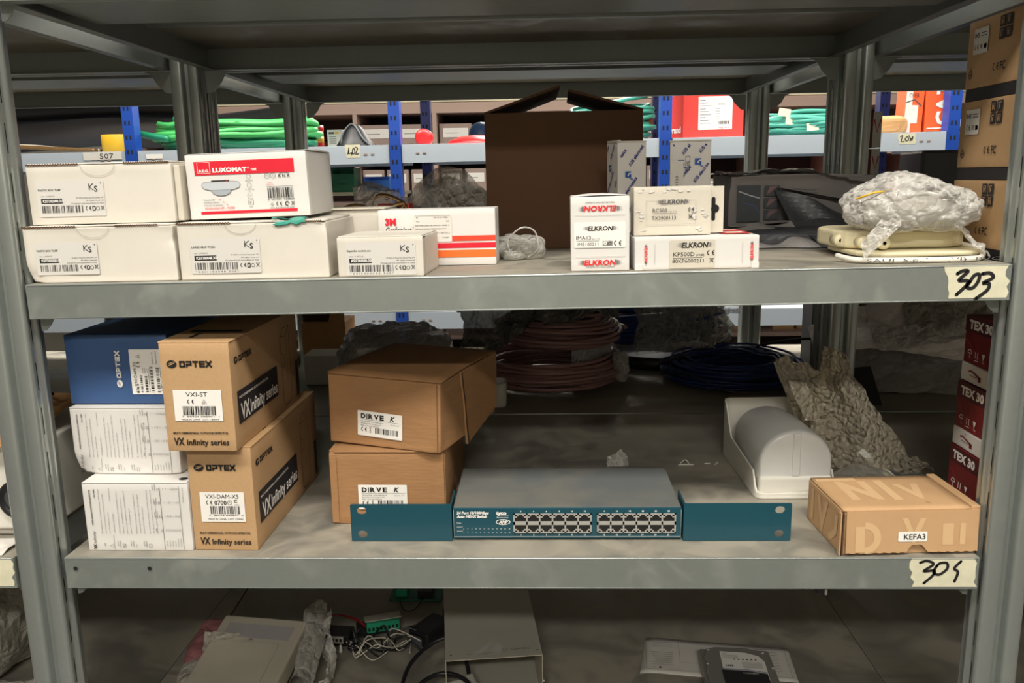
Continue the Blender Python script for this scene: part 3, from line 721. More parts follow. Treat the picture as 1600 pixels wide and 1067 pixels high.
# ---------------------------------------------------------------- soft shapes
def cell(p, s, seed=0):
    d, _ = noise.voronoi(Vector(p)*s+Vector((seed*7.1, seed*3.3, seed*1.7))); return d
def creases(p, s, seed=0):
    d = cell(p, s, seed); return min(1.0, (d[1]-d[0])*1.6)
def blob(name, parent, m, c, r, seed=0, amp=.25, scale=14, nu=56, nv=34, flat=.0, power=.75, shape=None, smooth=False, fine=0):
    """crumpled pouch: a squashed super-ellipsoid with sharp facets; its underside is flat at z = c.z - r.z*flat"""
    q = MB(); c = Vector(c)
    def fn(a, b):
        th = a*2*math.pi; ph = (b-.5)*math.pi
        sp = lambda v: math.copysign(abs(v)**power, v)
        x, y, z = r[0]*sp(math.cos(ph))*sp(math.cos(th)), r[1]*sp(math.cos(ph))*sp(math.sin(th)), r[2]*sp(math.sin(ph))
        P = Vector((x, y, z)); k = creases(P, scale, seed)
        k2 = noise.noise(P*scale*.45+Vector((seed, 0, 0)))
        P = P*(1-amp*.55*(1-k)+amp*.6*k2)
        if fine: P = P*(1-fine*(1-creases(P, scale*2.7, seed+3))-fine*.6*(1-creases(P, scale*5.5, seed+4)))
        if shape: P = shape(P)
        if flat is not None and P.z < -r[2]*flat: P.z = -r[2]*flat+.0004*k2
        return c+P
    q.grid(fn, nu, nv, m, smooth)
    return q.build(name, parent)
def sheet(name, parent, m, fn, amp=.012, scale=16, seed=0, nu=44, nv=44, smooth=False, solid=0, zmin=None):
    """crumpled sheet following fn(u, v) -> point"""
    q = MB(); e = .01
    def g(a, b):
        P = Vector(fn(a, b)); du = Vector(fn(min(a+e, 1), b))-Vector(fn(max(a-e, 0), b)); dv = Vector(fn(a, min(b+e, 1)))-Vector(fn(a, max(b-e, 0)))
        n = du.cross(dv); n = n.normalized() if n.length > 1e-9 else Vector((0, 0, 1))
        k = creases(P, scale, seed)-.5+.7*noise.noise(P*scale*.6+Vector((seed*3, 0, 0)))+.32*(creases(P, scale*2.6, seed+5)-.5)+.16*(creases(P, scale*5.5, seed+6)-.5)
        P = P+n*amp*k
        if zmin is not None: P.z = max(P.z, zmin+.0003*(1+k))
        return P
    q.grid(g, nu, nv, m, smooth)
    return q.build(name, parent, solid=solid)
def spline(pts, k=8):
    P = [Vector(p) for p in pts]; P = [P[0]]+P+[P[-1]]; o = []
    for i in range(1, len(P)-2):
        a, b, c, d = P[i-1:i+3]
        for j in range(k):
            q = j/k; o.append(.5*((2*b)+(c-a)*q+(2*a-5*b+4*c-d)*q*q+(3*b-a-3*c+d)*q**3))
    o.append(P[-2]); return o
def coil(name, parent, m, R, cs, turns, wr, seed=0, ell=1.0, wob=.004, seg=44, tails=(), n=5):
    """loose coil of cable: turns spread in a bundle of half-width cs=(dr, dz), resting on z=0"""
    r = random.Random(seed); pts = []; offs = []
    for k in range(turns+2):
        a = r.random()*2*math.pi; q = math.sqrt(r.random()); offs.append((cs[0]*q*math.cos(a), cs[1]*q*math.sin(a)))
    for k in range(turns):
        for i in range(seg):
            t = i/seg; th = 2*math.pi*t+k*.21; s = t*t*(3-2*t)
            o = [offs[k][j]*(1-s)+offs[k+1][j]*s for j in (0, 1)]
            wv = wob*noise.noise(Vector((math.cos(th)*1.3+seed, math.sin(th)*1.3, k*.35)))
            rr = R+o[0]+wv*2
            pts.append((rr*math.cos(th), rr*ell*math.sin(th), cs[1]+wr+max(-cs[1], o[1]+wv)))
    q = MB(); q.tube(pts, wr, m, n)
    for tl in tails: q.tube(spline(tl), wr, m, n)
    return q.build(name, parent)

# ---------------------------------------------------------------- upper shelf, rest
x = .60; Y0 = .0
# bronze bands and film behind the striped carton
t = thing('metal_strap', 'loose curled bronze coloured straps behind the small white cartons', 'strap', (.30, .19, Z3(.30)))
q = MB()
def ribbon(q, pts, w, m, up=(0, 0, 1)):
    P = spline(pts, 10); vs = []; fs = []
    for i, p in enumerate(P):
        d = (P[min(i+1, len(P)-1)]-P[max(i-1, 0)]).normalized(); s = d.cross(Vector((0, 1, .35))).normalized()*.0008
        wv = Vector((0, 1, .45)).normalized()*w/2
        vs += [p-wv-s, p+wv-s, p+wv+s, p-wv+s]
    for i in range(len(P)-1):
        for j in range(4): fs.append((4*i+j, 4*i+(j+1) % 4, 4*i+4+(j+1) % 4, 4*i+4+j))
    fs += [(3, 2, 1, 0), tuple(4*(len(P)-1)+j for j in range(4))]
    q.add(vs, fs, m, None, True)
for L in ([(-.022, 0, .052), (-.012, 0, .064), (.004, 0, .068), (.020, 0, .063), (.030, .0, .052), (.026, 0, .034), (.020, 0, .0)],
          [(-.023, .004, .054), (-.008, .004, .056), (.010, .004, .052), (.026, .004, .046)],
          [(.022, .01, .066), (.028, .01, .078), (.042, .01, .079), (.058, .01, .072), (.066, .01, .064)],
          [(.020, .0, .02), (.024, .0, .04), (.034, .0, .058), (.050, .0, .067), (.064, .0, .070), (.060, .0, .064), (.044, .0, .060)]):
    q = MB(); ribbon(q, L, .008, 'band'); q.build('strap_loop', t)
q = MB(); q.box((.022, .012, .0), (.058, .05, .056), 'redcard'); q.build('red_packet', t, .002) if False else None
t = thing('red_packet', 'small red packet glimpsed behind the bronze straps', 'packet', (.325, .225, Z3(.32)))
q = MB(); q.box((0, 0, 0), (.040, .03, .068), 'redcard'); q.box((.004, -.0004, .03), (.03, .0, .05), 'paper'); q.build('body', t, .002)
t = thing('plastic_bag', 'crumpled clear plastic bag behind the red striped carton', 'plastic bag', (.36, .43, Z3(.36)))
sheet('film', t, 'filmd', lambda a, b: (-.100+.200*a, .02*math.sin(a*5)-.04*b, .002+b*(.080+.034*math.exp(-((a-.68)/.22)**2)+.012*math.exp(-((a-.12)/.10)**2)-.016*math.exp(-((a-.36)/.08)**2)-.05*max(0, a-.86)*4)), .016, 20, 3, 80, 50, zmin=.0005)
sheet('film', t, 'filmd', lambda a, b: (-.02+.115*a, .03+.03*b, .002+b*(.100-.04*abs(a-.4))), .018, 26, 4, 60, 40, zmin=.0005)
t = thing('plastic_scrap', 'small clear plastic pouch lying left of the upright white carton', 'plastic bag', (.505, .17, Z3(.505)))
blob('film', t, 'film', (0, 0, .016), (.034, .03, .020), 8, .5, 40, 40, 24, flat=.8)
q = MB(); q.tube(spline([(-.006, -.02, .004), (-.012, -.02, .022), (.004, -.02, .038), (.020, -.02, .034), (.024, -.02, .014), (.012, -.02, .003)]), .0011, 'wrap', 6); q.build('drawstring', t)
# grey padded envelope and its dark film
x = .80
t = thing('wrapped_parcel', 'grey plastic wrapped parcel with small pictures lying behind the keypad cartons', 'parcel', (.795, .34, Z3(.80)), ry=TILT, rz=-2)
w, d, h = .225, .13, .1000
b_ = card_body(w, d, h-.008, 'parcel', 5, .004, 26, (((w, 0, h-.008), .12, .016), ((w, d, h), .10, .02), ((0, 0, h), .05, .008))).build('body', t); weld(b_, .003)
sheet('film', t, 'filmp', lambda a, b: (-.004+.233*a, -.006+.14*b, h-.004-.020*max(0, a-.45)*1.6+.003*math.sin(a*6)*(1-b)), .005, 22, 44, 60, 24)
D = front(lift=.0008); D.rect(.012, .028, .044, .078, 'slate', 0); D.line([(.014, .070), (.030, .064), (.043, .060)], .0018, 'greyc', 2); D.line([(.020, .054), (.036, .050), (.043, .040)], .0012, 'bluedome', 2)
for k in range(3): D.rect(.049, .030+.0165*k, .070, .044+.0165*k, 'slate', 1); D.poly([(.052, .031+.0165*k), (.068, .043+.0165*k), (.056, .043+.0165*k)], [(0, 1, 2)], 'pinkish', 2)
for k in range(6): D.line([(.088+.004*k, .072-.0045*k), (.120+.003*(k % 3), .070-.0045*k)], .0007, 'darkgrey')
D.line([(.080, .022), (.084, .026), (.092, .022), (.098, .026), (.104, .020), (.098, .018), (.090, .021)], .003, 'slot')
D.build('picture_print', t)
t = thing('plastic_bag', 'dark grey plastic bag slumped in front of the grey parcel beside the right rear post', 'plastic bag', (.865, .262, Z3(.865)), ry=TILT)
q = MB()
def fold(P3, m='darkgrey'): q.grid(lambda a, b: tuple((Vector(P3[0])*(1-a)+Vector(P3[1])*a)*(1-b)+(Vector(P3[3])*(1-a)+Vector(P3[2])*a)*b+Vector((0, -.004*math.sin(a*9+b*4), .003*math.sin(a*8+b*5)*min(1, 4*b)))), 16, 12, m, False)
fold([(.010, .03, .003), (.105, .02, .003), (.108, .06, .030), (-.008, .07, .075)]); fold([(-.008, .07, .075), (.108, .06, .052), (.12, .09, .04), (.02, .10, .06)])
q.build('upper_fold', t)
q = MB()
fold([(-.07, -.030, .001), (.02, -.045, .001), (.00, .02, .030), (-.075, .03, .024)], 'greybag'); fold([(.02, -.045, .001), (.10, -.035, .001), (.105, .02, .033), (.00, .02, .030)], 'darkgrey'); fold([(-.075, .03, .024), (.0, .02, .030), (.02, .075, .028), (-.09, .075, .020)], 'greybag')
q.build('lower_fold', t)
blob('filling', t, 'darkgrey', (.01, .02, .010), (.085, .05, .015), 11, .2, 22, 50, 20, flat=.66, power=.6)

# ivory detectors under the clear wrapped one
t = thing('ivory_detector', 'ivory plastic detector with round screw bosses right under the bag wrapped detector', 'detector', (.945, .150, Z3(.945)), ry=TILT)
def rr_pts(x0, y0, x1, y1, r, k=5):
    p = []
    for cx, cy, a0 in ((x1-r,y0+r,-90),(x1-r,y1-r,0),(x0+r,y1-r,90),(x0+r,y0+r,180)):
        for j in range(k+1):
            a = math.radians(a0+90*j/k); p.append((cx+r*math.cos(a), cy+r*math.sin(a)))
    return p
q = MB(); q.prism(rr_pts(-.082, -.072, .060, .045, .035), .0105, .0300, 'ivory'); q.build('body', t, .004, 3)
for k, (bx, by, bz) in enumerate(((-.078, -.040, .019), (-.062, -.066, .018), (-.045, -.078, .018))):
    q = MB(); X = Matrix.Translation((bx, by, bz)) @ Matrix.Rotation(math.radians(90), 4, 'X')
    q.lathe([(.0, .012), (.0062, .012), (.0068, .0105), (.0068, -.006), (0, -.006)], 'ivory', 18, X); q.lathe([(0, .0124), (.0020, .0124)], 'slot', 12, X); q.build('screw_boss', t)
t = thing('ivory_tray', 'flat ivory plastic tray with printed ring lying lowest at the right end of shelf 303', 'detector base', (.938, .115, Z3(.938)), ry=TILT)
q = MB(); q.prism(rr_pts(-.068, -.072, .068, .058, .03), .0045, .0098, 'ivory'); q.build('body', t, .002)
q = MB(); q.tube(spline([(-.088, -.055, .006), (-.075, -.080, .0036), (-.03, -.088, .0030), (.03, -.088, .0030), (.055, -.074, .0034), (.065, -.05, .009), (.062, -.02, .012)]), .0030, 'plastic', 8); q.build('cable', t)
D = Decal((-.070, -.0912, .0008), (1, 0, 0), (0, 0, 1), lift=.0002); D.text('SAUI  S.p.A.   (VI)  PVC', .0, .0008, .0036, 'grey ink', w=.135, bold=.0); D.build('cable_print', t)
t = thing('wrapped_detector', 'white detector in a crinkled clear plastic bag, topmost at the right end of shelf 303', 'wrapped detector', (.9365, .098, Z3(.9365)+.030), ry=TILT)
q = MB(); q.lathe([(0, .0), (.046, .0), (.052, .006), (.050, .014), (.042, .020), (.034, .030), (.020, .036), (0, .038)], 'plastic', 32, Matrix.Translation((.0, .0, .006))@Matrix.Rotation(math.radians(4), 4, 'Y')); q.build('detector_body', t)
def wsh(P):
    P.z += .012*math.exp(-((P.x+.01)/.03)**2)*(1 if P.z > 0 else 0); 
    return P
blob('bag', t, 'wrap', (.0, -.008, .024), (.080, .066, .030), 17, .20, 20, 150, 90, flat=.9, power=.8, shape=wsh, fine=.06)
sheet('bag_end', t, 'wrap', lambda a, b: (-.030-.042*a, -.058-.018*a+.012*b, .020-.038*a+(b-.5)*.026*(1-.4*a)), .006, 60, 6, 24, 14)
sheet('bag_end', t, 'wrap', lambda a, b: (.030+.032*a, -.055-.012*a+.02*b, .017-.036*a+(b-.5)*.022*(1-.5*a)), .006, 50, 8, 24, 14)
q = MB(); q.tube([(-.072, -.045, .036), (-.055, -.048, .042), (-.040, -.048, .0435)], .0011, 'yellow', 5); q.build('bag_tie', t)

# ---------------------------------------------------------------- middle shelf: detector cartons on the left
def optex(D, u, v, h, m='ink', inv='kraft', w=None):
    w = w or h*6.6
    r = h*.62; D.disc(u+r*1.15, v+h*.5, r*1.15, m, 24, ry=r*.86)
    D.poly([(u+r*.1, v+h*.22), (u+r*1.0, v+h*.50), (u+r*2.2, v+h*.82), (u+r*1.35, v+h*.44)], [(3, 2, 1, 0)], inv, 3)
    D.poly([(u+r*.35, v+h*.62), (u+r*1.1, v+h*.70), (u+r*1.9, v+h*.92), (u+r*1.1, v+h*.60)], [(3, 2, 1, 0)], inv, 3)
    x = u+r*2.9; lw = (w-r*2.9)/5; t = h*.23; g = lw*.12; a = lw-g; y0, y1 = v+h*.06, v+h*.94
    def R(x0, yy0, x1, yy1): D.rect(x0, yy0, x1, yy1, m, 2)
    for i, ch in enumerate('OPTEX'):
        X = x+i*lw
        if ch == 'O': R(X, y0, X+a, y0+t); R(X, y1-t, X+a, y1); R(X, y0, X+t, y1); R(X+a-t, y0, X+a, y1)
        if ch == 'P': R(X, y1-t, X+a, y1); R(X, y0, X+t, y1-t*1.8); R(X, y0+t*1.1, X+a, y0+t*2.1); R(X+a-t, y0+t*1.1, X+a, y1)
        if ch == 'T': R(X, y1-t, X+a, y1); R(X+a/2-t/2, y0, X+a/2+t/2, y1)
        if ch == 'E': R(X, y0, X+a, y0+t); R(X, y1-t, X+a, y1); R(X, y0, X+t, y1); R(X, (y0+y1)/2-t/2, X+a, (y0+y1)/2+t/2)
        if ch == 'X': D.line([(X, y0), (X+a, y1)], t*1.1, m); D.line([(X, y1), (X+a, y0)], t*1.1, m)
def vx(D, u, v, h, w, m='ink'):
    D.text('VX', u, v, h, m, w=w*.19, bold=.03); D.text('Infinity series', u+w*.235, v, h*.78, m, w=w*.765, bold=.02)
def optex_tan(name_label, loc, size, rz, lab, seed, full=True):
    w, d, h = size
    t = carton('detector_carton', name_label, loc, size, 'kraft', rz=rz, seed=seed, warp=.0006, cat='carton')
    D = front()
    optex(D, w*.095, h*.78, h*.066, w=w*.66)
    D.text('MULTI DIMENSIONAL OUTDOOR DETECTOR', w*.10, h*.165, h*.017, w=w*.80, bold=.04)
    vx(D, w*.10, h*.060, h*.068, w*.80)
    D.build('front_print', t)
    D = front(lift=.0007); D.rect(w*.15, h*.285, w*.845, h*.575, 'paper', 0)
    if lab == 'ST':
        D.text('VXI-ST', w*.335, h*.515, h*.040, w=w*.31); D.ce(w*.345, h*.445, h*.045); D.tri(w*.555, h*.447, h*.042)
        D.bars(w*.275, h*.340, w*.76, h*.425, seed, n=52); D.text('7  88924 088901  1', w*.255, h*.322, h*.014, w=w*.54); D.text('MADE IN CHINA', w*.245, h*.294, h*.015, w=w*.27); D.text('LOT. 1834H', w*.55, h*.294, h*.015, w=w*.23)
    else:
        D.text('VXI-DAM-X5', w*.24, h*.515, h*.040, w=w*.52); D.ce(w*.24, h*.452, h*.044); D.text('0700', w*.375, h*.452, h*.042, w=w*.19, bold=.02)
        D.arc(w*.615, h*.474, h*.020, h*.004, 'ink'); D.line([(w*.615, h*.468), (w*.615, h*.486)], h*.004); D.arc(w*.715, h*.488, h*.014, h*.007, 'ink', 40, 320); D.text('N3894', w*.69, h*.447, h*.011, 'grey ink')
        D.bars(w*.305, h*.362, w*.77, h*.440, seed, n=52); D.text('7  88924 088847  0', w*.275, h*.343, h*.014, w=w*.54); D.text('MADE IN CHINA', w*.26, h*.305, h*.015, w=w*.28); D.text('LOT 1330H', w*.57, h*.305, h*.015, w=w*.235)
    D.build('barcode_sticker', t)
    D = rside(w)
    optex(D, d*.045, h*.79, h*.062, w=d*.23)
    D.poly([(d*.055, h*.22), (d*.62, h*.22), (d*.62, h*.53), (d*.055, h*.53)], [(0, 1, 2, 3)], 'blackband', 0)
    D.text('MULTI DIMENSIONAL OUTDOOR DETECTOR', d*.075, h*.455, h*.022, 'whiteink', w=d*.40, bold=.02)
    D.text('VX', d*.085, h*.25, h*.15, 'whiteink', w=d*.115, bold=.03); D.text('Infinity series', d*.21, h*.26, h*.12, 'whiteink', w=d*.395, bold=.02)
    u0 = d*.70                                   # line drawing of the detector
    D.line([(u0, h*.10), (u0, h*.80), (u0+.012, h*.88), (u0+.032, h*.88), (u0+.032, h*.14), (u0+.026, h*.06), (u0+.005, h*.05), (u0, h*.10)], .0009, 'ink'); D.line([(u0, h*.80), (u0+.020, h*.78), (u0+.032, h*.88)], .0007); D.line([(u0+.020, h*.78), (u0+.020, h*.3)], .0006, 'grey ink')
    D.line([(u0+.001, h*.62), (u0+.009, h*.60), (u0+.012, h*.54), (u0+.009, h*.48), (u0+.001, h*.47)], .0007)
    D.rect(d*.93, h*.05, d*.975, h*.45, 'blackband', 0)
    D.build('side_print', t)
    q = MB(); q.box((-.0008, .0006, h), (w+.0006, d*.47, h+.0016), 'kraft'); q.box((-.0006, d*.48, h), (w+.0004, d-.002, h+.0014), 'kraft'); q.build('top_flap', t, .0006)
    D = top(h+.0017); D.rect(w*.12, d*.25, w*.9, d*.30, 'slot', 0); D.rect(w*.3, d*.1, w*.36, d*.22, 'blackband', 0); D.build('top_print', t)
    return t
optex_tan('tan detector carton standing on shelf 304, lower of the two tan ones', (.1385, .020, Z4), (.0725, .245, .1205), -1.2, 'DAM', 41)
optex_tan('tan detector carton on top of the other tan one, overhanging slightly to the left', (.1265, .004, Z4+.1225), (.0760, .225, .1190), -1.5, 'ST', 42)
def optex_white(label, loc, size, rz, seed, crush=None, ry=0):
    w, d, h = size
    t = carton('detector_carton', label, loc, size, 'white2', rz=rz, ry=ry, seed=seed, warp=.0006, crush=crush, cat='carton')
    D0 = front(lift=.0006); D = D0.sub(0, 0)
    # text runs upwards: rotated frame, U' = up the box, V' = to the left
    F = D0.sub(0, 0, 90)         # u' -> up, v' -> -x
    def T(s, x, z, hh, m='ink', w_=None, b=0): F.text(s, z, -x-hh, hh, m, w=w_, bold=b)
    T('VX', w*.055, h*.02, h*.042, w_=h*.080, b=.05); T('Infinity', w*.058, h*.115, h*.038, w_=h*.18)
    T('WIDE ANGLE OUTDOOR DETECTOR', w*.062, h*.385, h*.020, w_=h*.53, b=.03); T('12m /40ft', w*.105, h*.79, h*.020, w_=h*.13, b=.02)
    lines = ['PIR detects the temperature change within a heat', 'source generated by the human body intrudes', 'into the detection area', '-- OPTIONAL FEATURES --', 'When a person/intruder intentionally tries a', 'detector, anti-masking function can be', 'performed to identify the masked condition and', 'generate the trouble signal', 'Microwave sensor detects by Doppler effects', 'measuring phase shifts of reflected signal', 'produced by motion of objects', 'By combining a wireless transmitter and battery', 'the detector can send an alarm, trouble and low', 'battery signal to the control panel']
    r = random.Random(5)
    for k, s in enumerate(lines):
        x_ = w*(.145+.036*k+.012*(k > 2)+.012*(k > 3)+.018*(k > 7)+.018*(k > 10)); T(s, x_, h*.26, h*.016, 'grey ink', w_=h*min(.66, len(s)*.0138))
    for x_ in (.255,): D.line([(w*x_, h*.02), (w*x_, h*.24)], .0003, 'grey ink'); D.line([(w*x_, h*.74), (w*x_, h*.94)], .0003, 'grey ink')
    D.line([(w*.735, h*.02), (w*.735, h*.955)], .0004); D.line([(w*.915, h*.02), (w*.915, h*.955)], .0004)
    T('OPTEX CO., LTD', w*.945, h*.72, h*.016, 'grey ink', w_=h*.22)
    for k, (a, b) in enumerate((('PIR', ''), ('ANTI', 'MASKING'), ('MICRO', 'WAVE'), ('BATTERY', 'OPERATED'))):
        x_ = w*(.16+.125*k); T(a, x_, h*.07, h*.016, w_=h*(.05 if k == 0 else .08)); T(b or ' ', x_+w*.022, h*.05, h*.016, w_=h*.10) if b else None
        z = h*.075; X = x_+w*.052
        if k == 0: D.line([(X, z), (X+.004, z+.002), (X+.004, z-.002), (X, z)], .0003)
        elif k == 2: D.line([(X, z-.002), (X+.001, z-.001), (X, z), (X+.001, z+.001), (X, z+.002)], .0003)
        else: D.box(X, z-.002, X+.003, z+.002, .0003)
        if k == 1: D.line([(X, z-.002), (X+.003, z+.002)], .0003)
        Z = h*(.29+.205*k)
        T(a, w*.665, Z, h*.016, w_=h*(.05 if k == 0 else .08)); T(b or ' ', w*.687, Z-h*.01, h*.016, w_=h*.10) if b else None
        D.box(w*.712, Z, w*.728, Z+h*.03, .0003)
        pat = ((1,1,1,1,1,1), (0,1,1,0,1,1), (0,0,1,0,0,1), (0,0,0,1,1,1))[k]
        for j, o in enumerate(pat):
            X = w*(.765+.026*j)
            if o: D.arc(X, Z+h*.02, h*.0125, h*.003, 'ink')
            else: D.rect(X-.0001, Z+h*.01, X+.0002, Z+h*.03, 'grey ink')
    for j, s in enumerate(('VXI-ST', 'VXI-AM', 'VXI-DAM', 'VXI-R', 'VXI-RAM', 'VXI-RDAM')): T(s, w*(.758+.026*j), h*.06, h*.015, 'grey ink', w_=h*(.09 if j < 4 else .12))
    D0.build('front_print', t)
    q = MB(); q.box((.0005, -.0006, h), (w-.0005, d-.001, h+.0012), 'white2'); q.build('lid', t, .0005)
    q = Decal((0, 0, h+.0013), (1, 0, 0), (0, 1, 0)); q.disc(w*.93, .010, .005, 'ink', ry=.004); q.rect(w*.1, .10, w*.6, .13, 'ink'); q.build('top_print', t)
    return t
optex_white('white printed detector carton standing on shelf 304, lowest of the left stack', (.0165, .019, Z4), (.1205, .20, .0800), -.3, 51)
optex_white('white printed detector carton with a dented lower edge, right under the blue one', (-.003, .046, Z4+.0820), (.124, .20, .0775), -2, 52, crush=(((0, 0, 0), .028, .007), ((.124, 0, 0), .018, .003)))
t = carton('detector_carton', 'dark blue detector carton on top of the left stack on shelf 304', (-.0055, .056, Z4+.1620), (.118, .20, .0800), 'blue', rz=-1, seed=53, warp=.0005, cat='carton')
D0 = front(lift=.0006); w, h = .118, .080
F = D0.sub(0, 0, 90)
optex(F.sub(h*.24, -w*.535), 0, 0, .0062, 'whiteink', 'blue', w=.0430)
D0.rrect(w*.625, h*.14, w*.935, h*.79, .0012, 'paper', 0)
def T(s, x, z, hh, w_=None, b=0, m='ink'): F.text(s, z, -x-hh, hh, m, w=w_, bold=b, lay=3)
T('MODEL', w*.665, h*.17, .0012, .005); T('VXI-DAM-X5', w*.655, h*.26, .0032, .0280); T('CE', w*.685, h*.52, .0046, .0085) if False else None
F.ce(h*.53, -w*.725, .0048); F.tri(h*.66, -w*.725, .0042)
for k in range(2): D0.sub(0, 0).rect(0, 0, 0, 0, 'ink') if False else None
def vb(x0, x1, z0, z1, seed, n=26):
    r = random.Random(seed); z = z0; ws = [r.choice((1, 1, 2, 3)) for _ in range(n)]; tt = sum(ws)
    for i, q_ in enumerate(ws):
        dz = (z1-z0)*q_/tt
        if i % 2 == 0: D0.rect(x0, z, x1, z+dz, 'ink', 3)
        z += dz
vb(w*.675, w*.695, h*.16, h*.30, 1, 20); vb(w*.715, w*.735, h*.17, h*.42, 2); vb(w*.760, w*.785, h*.17, h*.42, 3); vb(w*.815, w*.845, h*.17, h*.56, 4, 34); vb(w*.875, w*.905, h*.17, h*.54, 5, 34)
T('S/N 13096408841', w*.795, h*.18, .0012, .022); T('7 88924 08847 0', w*.912, h*.18, .0012, .028); T('CODE', w*.742, h*.45, .0012, .006); T('88047', w*.762, h*.45, .0012, .006); T('LOT', w*.785, h*.45, .0012, .005); T('1330H', w*.805, h*.45, .0012, .006)
T('OPTEX CO., LTD.', w*.845, h*.58, .0013, .014); T('MADE IN CHINA', w*.880, h*.58, .0013, .015)
D0.build('front_print', t)

# ---------------------------------------------------------------- brown cartons
def dirve(D, u, v, cut=False):
    w, h = .0590, .0310
    D.rrect(u, v, u+w, v+h, .0012, 'paper', 0); L = D.sub(u, v)
    x = .0045
    for ch, cw in (('D', .0062), ('I', .0013), ('R', .0062), ('V', .0066), ('E', .0056)):
        L.text(ch, x, .0220, .0056, w=cw, bold=.05); x += cw+.0012
    L.text('K', .0430, .0220, .0058, w=.0058, bold=.03, shear=.25)
    L.line([(.004, .0205), (.057, .0205)], .0003, 'grey ink')
    for k, s in enumerate(('SENSORE UNIVERSALE', 'PASSIVO FOTOCELLULE', 'PER USO ESTERNO')): L.text(s, .0045, .0175-.0026*k, .0013, 'grey ink', w=(.030, .027, .024)[k])
    L.text('DUAL AP', .0440, .0170, .0013, 'grey ink', w=.011)
    L.ce(.0045, .0055, .0056); L.line([(.016, .006), (.018, .012)], .0005); L.line([(.018, .006), (.016, .012)], .0005); L.rect(.0155, .0045, .0185, .0052, 'ink')
    L.bars(.0235, .0045, .0540, .0115, 9, n=44)
t = carton('brown_carton', 'plain brown carton standing on shelf 304 behind the switch, lower of the two', (.278, .092, Z4), (.137, .205, .0905), 'brown', rz=-1, seed=61, warp=.0014, cat='carton')
D = front(lift=.0009); dirve(D, .033, .019); D.build('sticker', t)
q = MB(); q.box((.0, -.0012, .002), (.0085, .0, .088), 'brown'); q.box((.137, .002, .0), (.1382, .03, .088), 'brown'); q.build('seam_flap', t, .0006)
q = MB(); q.box((.006, -.0016, .0905), (.137, .11, .0925), 'brown'); q.box((-.0006, .002, .0905), (.006, .2, .0918), 'brown'); q.build('top_flap', t, .0007)
t = carton('brown_carton', 'plain brown carton with a torn side flap, askew on top of the other', (.2735, .120, Z4+.0955), (.1465, .185, .0840), 'brown', rz=-17, ry=1.2, seed=62, warp=.0016, cat='carton', crush=(((.1465, 0, 0), .014, .003),))
D = front(lift=.0009); dirve(D.sub(0, 0, -1.5), .038, .0135); D.build('sticker', t)
q = MB()
q.add([(.1478, .078, -.012), (.1478, .184, .010), (.1468, .184, .085), (.1468, .060, .085), (.1474, .070, .045)], [(0, 1, 2, 3, 4)], 'brown'); q.build('torn_flap', t, solid=.0028)
D = rside(.1482, lift=.0009); D.line([(.060, .084), (.064, .066), (.070, .045), (.074, .02), (.080, -.004), (.082, -.012)], .0030, 'slot'); D.build('tear', t)
q = MB(); q.grid(lambda a, b: (-.001+.148*a, .001+.183*b, .0856+.002*math.sin(b*3.1)), 8, 8, 'brown', True); q.build('top_flap', t, solid=.0024)
D = front(lift=.001); D.line([(.143, .0), (.143, .084)], .0007, 'dkbrown'); D.build('edge_crease', t)

# ---------------------------------------------------------------- network switch
t = thing('network_switch', 'teal network switch with 24 ports and two mounting ears at the front of shelf 304', 'network switch', (.312, .044, Z4+.0004))
q = MB(); bx0, bx1, bh = .1165, .3775, .0395
q.box((bx0+.001, .0, .002), (bx1-.001, .0016, bh), 'teal'); q.build('front_panel', t, .0006)
q = MB(); q.box((bx0+.001, .0016, .002), (bx1-.001, .1300, bh), 'swtop'); q.build('housing', t, .0012)
def ear(x0, x1, inner):
    q = MB(); hz = .0445
    hx = x0+.0185 if inner > 0 else x1-.0185
    # plate with two oblong holes, built as strips
    H = [(.0040, .0125), (.0325, .0410)]; a, b = (x0, x1)
    ha, hb = (x0+.0075, x0+.0185) if inner > 0 else (x1-.0185, x1-.0075)
    def oblong(z0, z1, k=6):
        r = (z1-z0)/2; c = (z0+z1)/2
        return [(hb-r+r*math.cos(t_), c+r*math.sin(t_)) for t_ in [(-90+180*i/k)*math.pi/180 for i in range(k+1)]]+[(ha+r+r*math.cos(t_), c+r*math.sin(t_)) for t_ in [(90+180*i/k)*math.pi/180 for i in range(k+1)]]
    # triangulate plate around the holes with bmesh
    import bmesh
    bm = bmesh.new()
    def loop(P): 
        vs = [bm.verts.new((x_, 0, z_)) for x_, z_ in P]
        return [bm.edges.new((vs[i], vs[(i+1) % len(vs)])) for i in range(len(vs))]
    E = loop([(p[0], p[1]) for p in rr_pts(a, 0, b, hz, .0015)])
    for z0, z1 in H: E += loop(oblong(z0, z1))
    bmesh.ops.triangle_fill(bm, use_beauty=True, edges=E)
    for f in bm.faces:
        if f.normal.y > 0: f.normal_flip()
    me = bpy.data.meshes.new('ear'); bm.to_mesh(me); bm.free(); me.materials.append(M['teal'])
    o = bpy.data.objects.new('mounting_ear', me); COL.objects.link(o); o.parent = t; o.location = (0, -.0012, 0)
    md = o.modifiers.new('s', 'SOLIDIFY'); md.thickness = .0016; md.offset = 0
    q = MB(); xx = x1-.0016 if inner > 0 else x0
    q.box((xx, .0, 0), (xx+.0016, .042, .0445), 'teal'); f_ = q.build('ear_flange', o)
    return o
ear(0, .1160, 1); ear(.3785, .4990, -1)
D = Decal((0, 0, 0), (1, 0, 0), (0, 0, 1), lift=.0003)
D.text('24 Port 10/100Mbps', .1215, .0318, .0030, 'whiteink', w=.0365, bold=.05, shear=.2); D.text('Auto MDI-X Switch', .1215, .0275, .0030, 'whiteink', w=.0345, bold=.05, shear=.2)
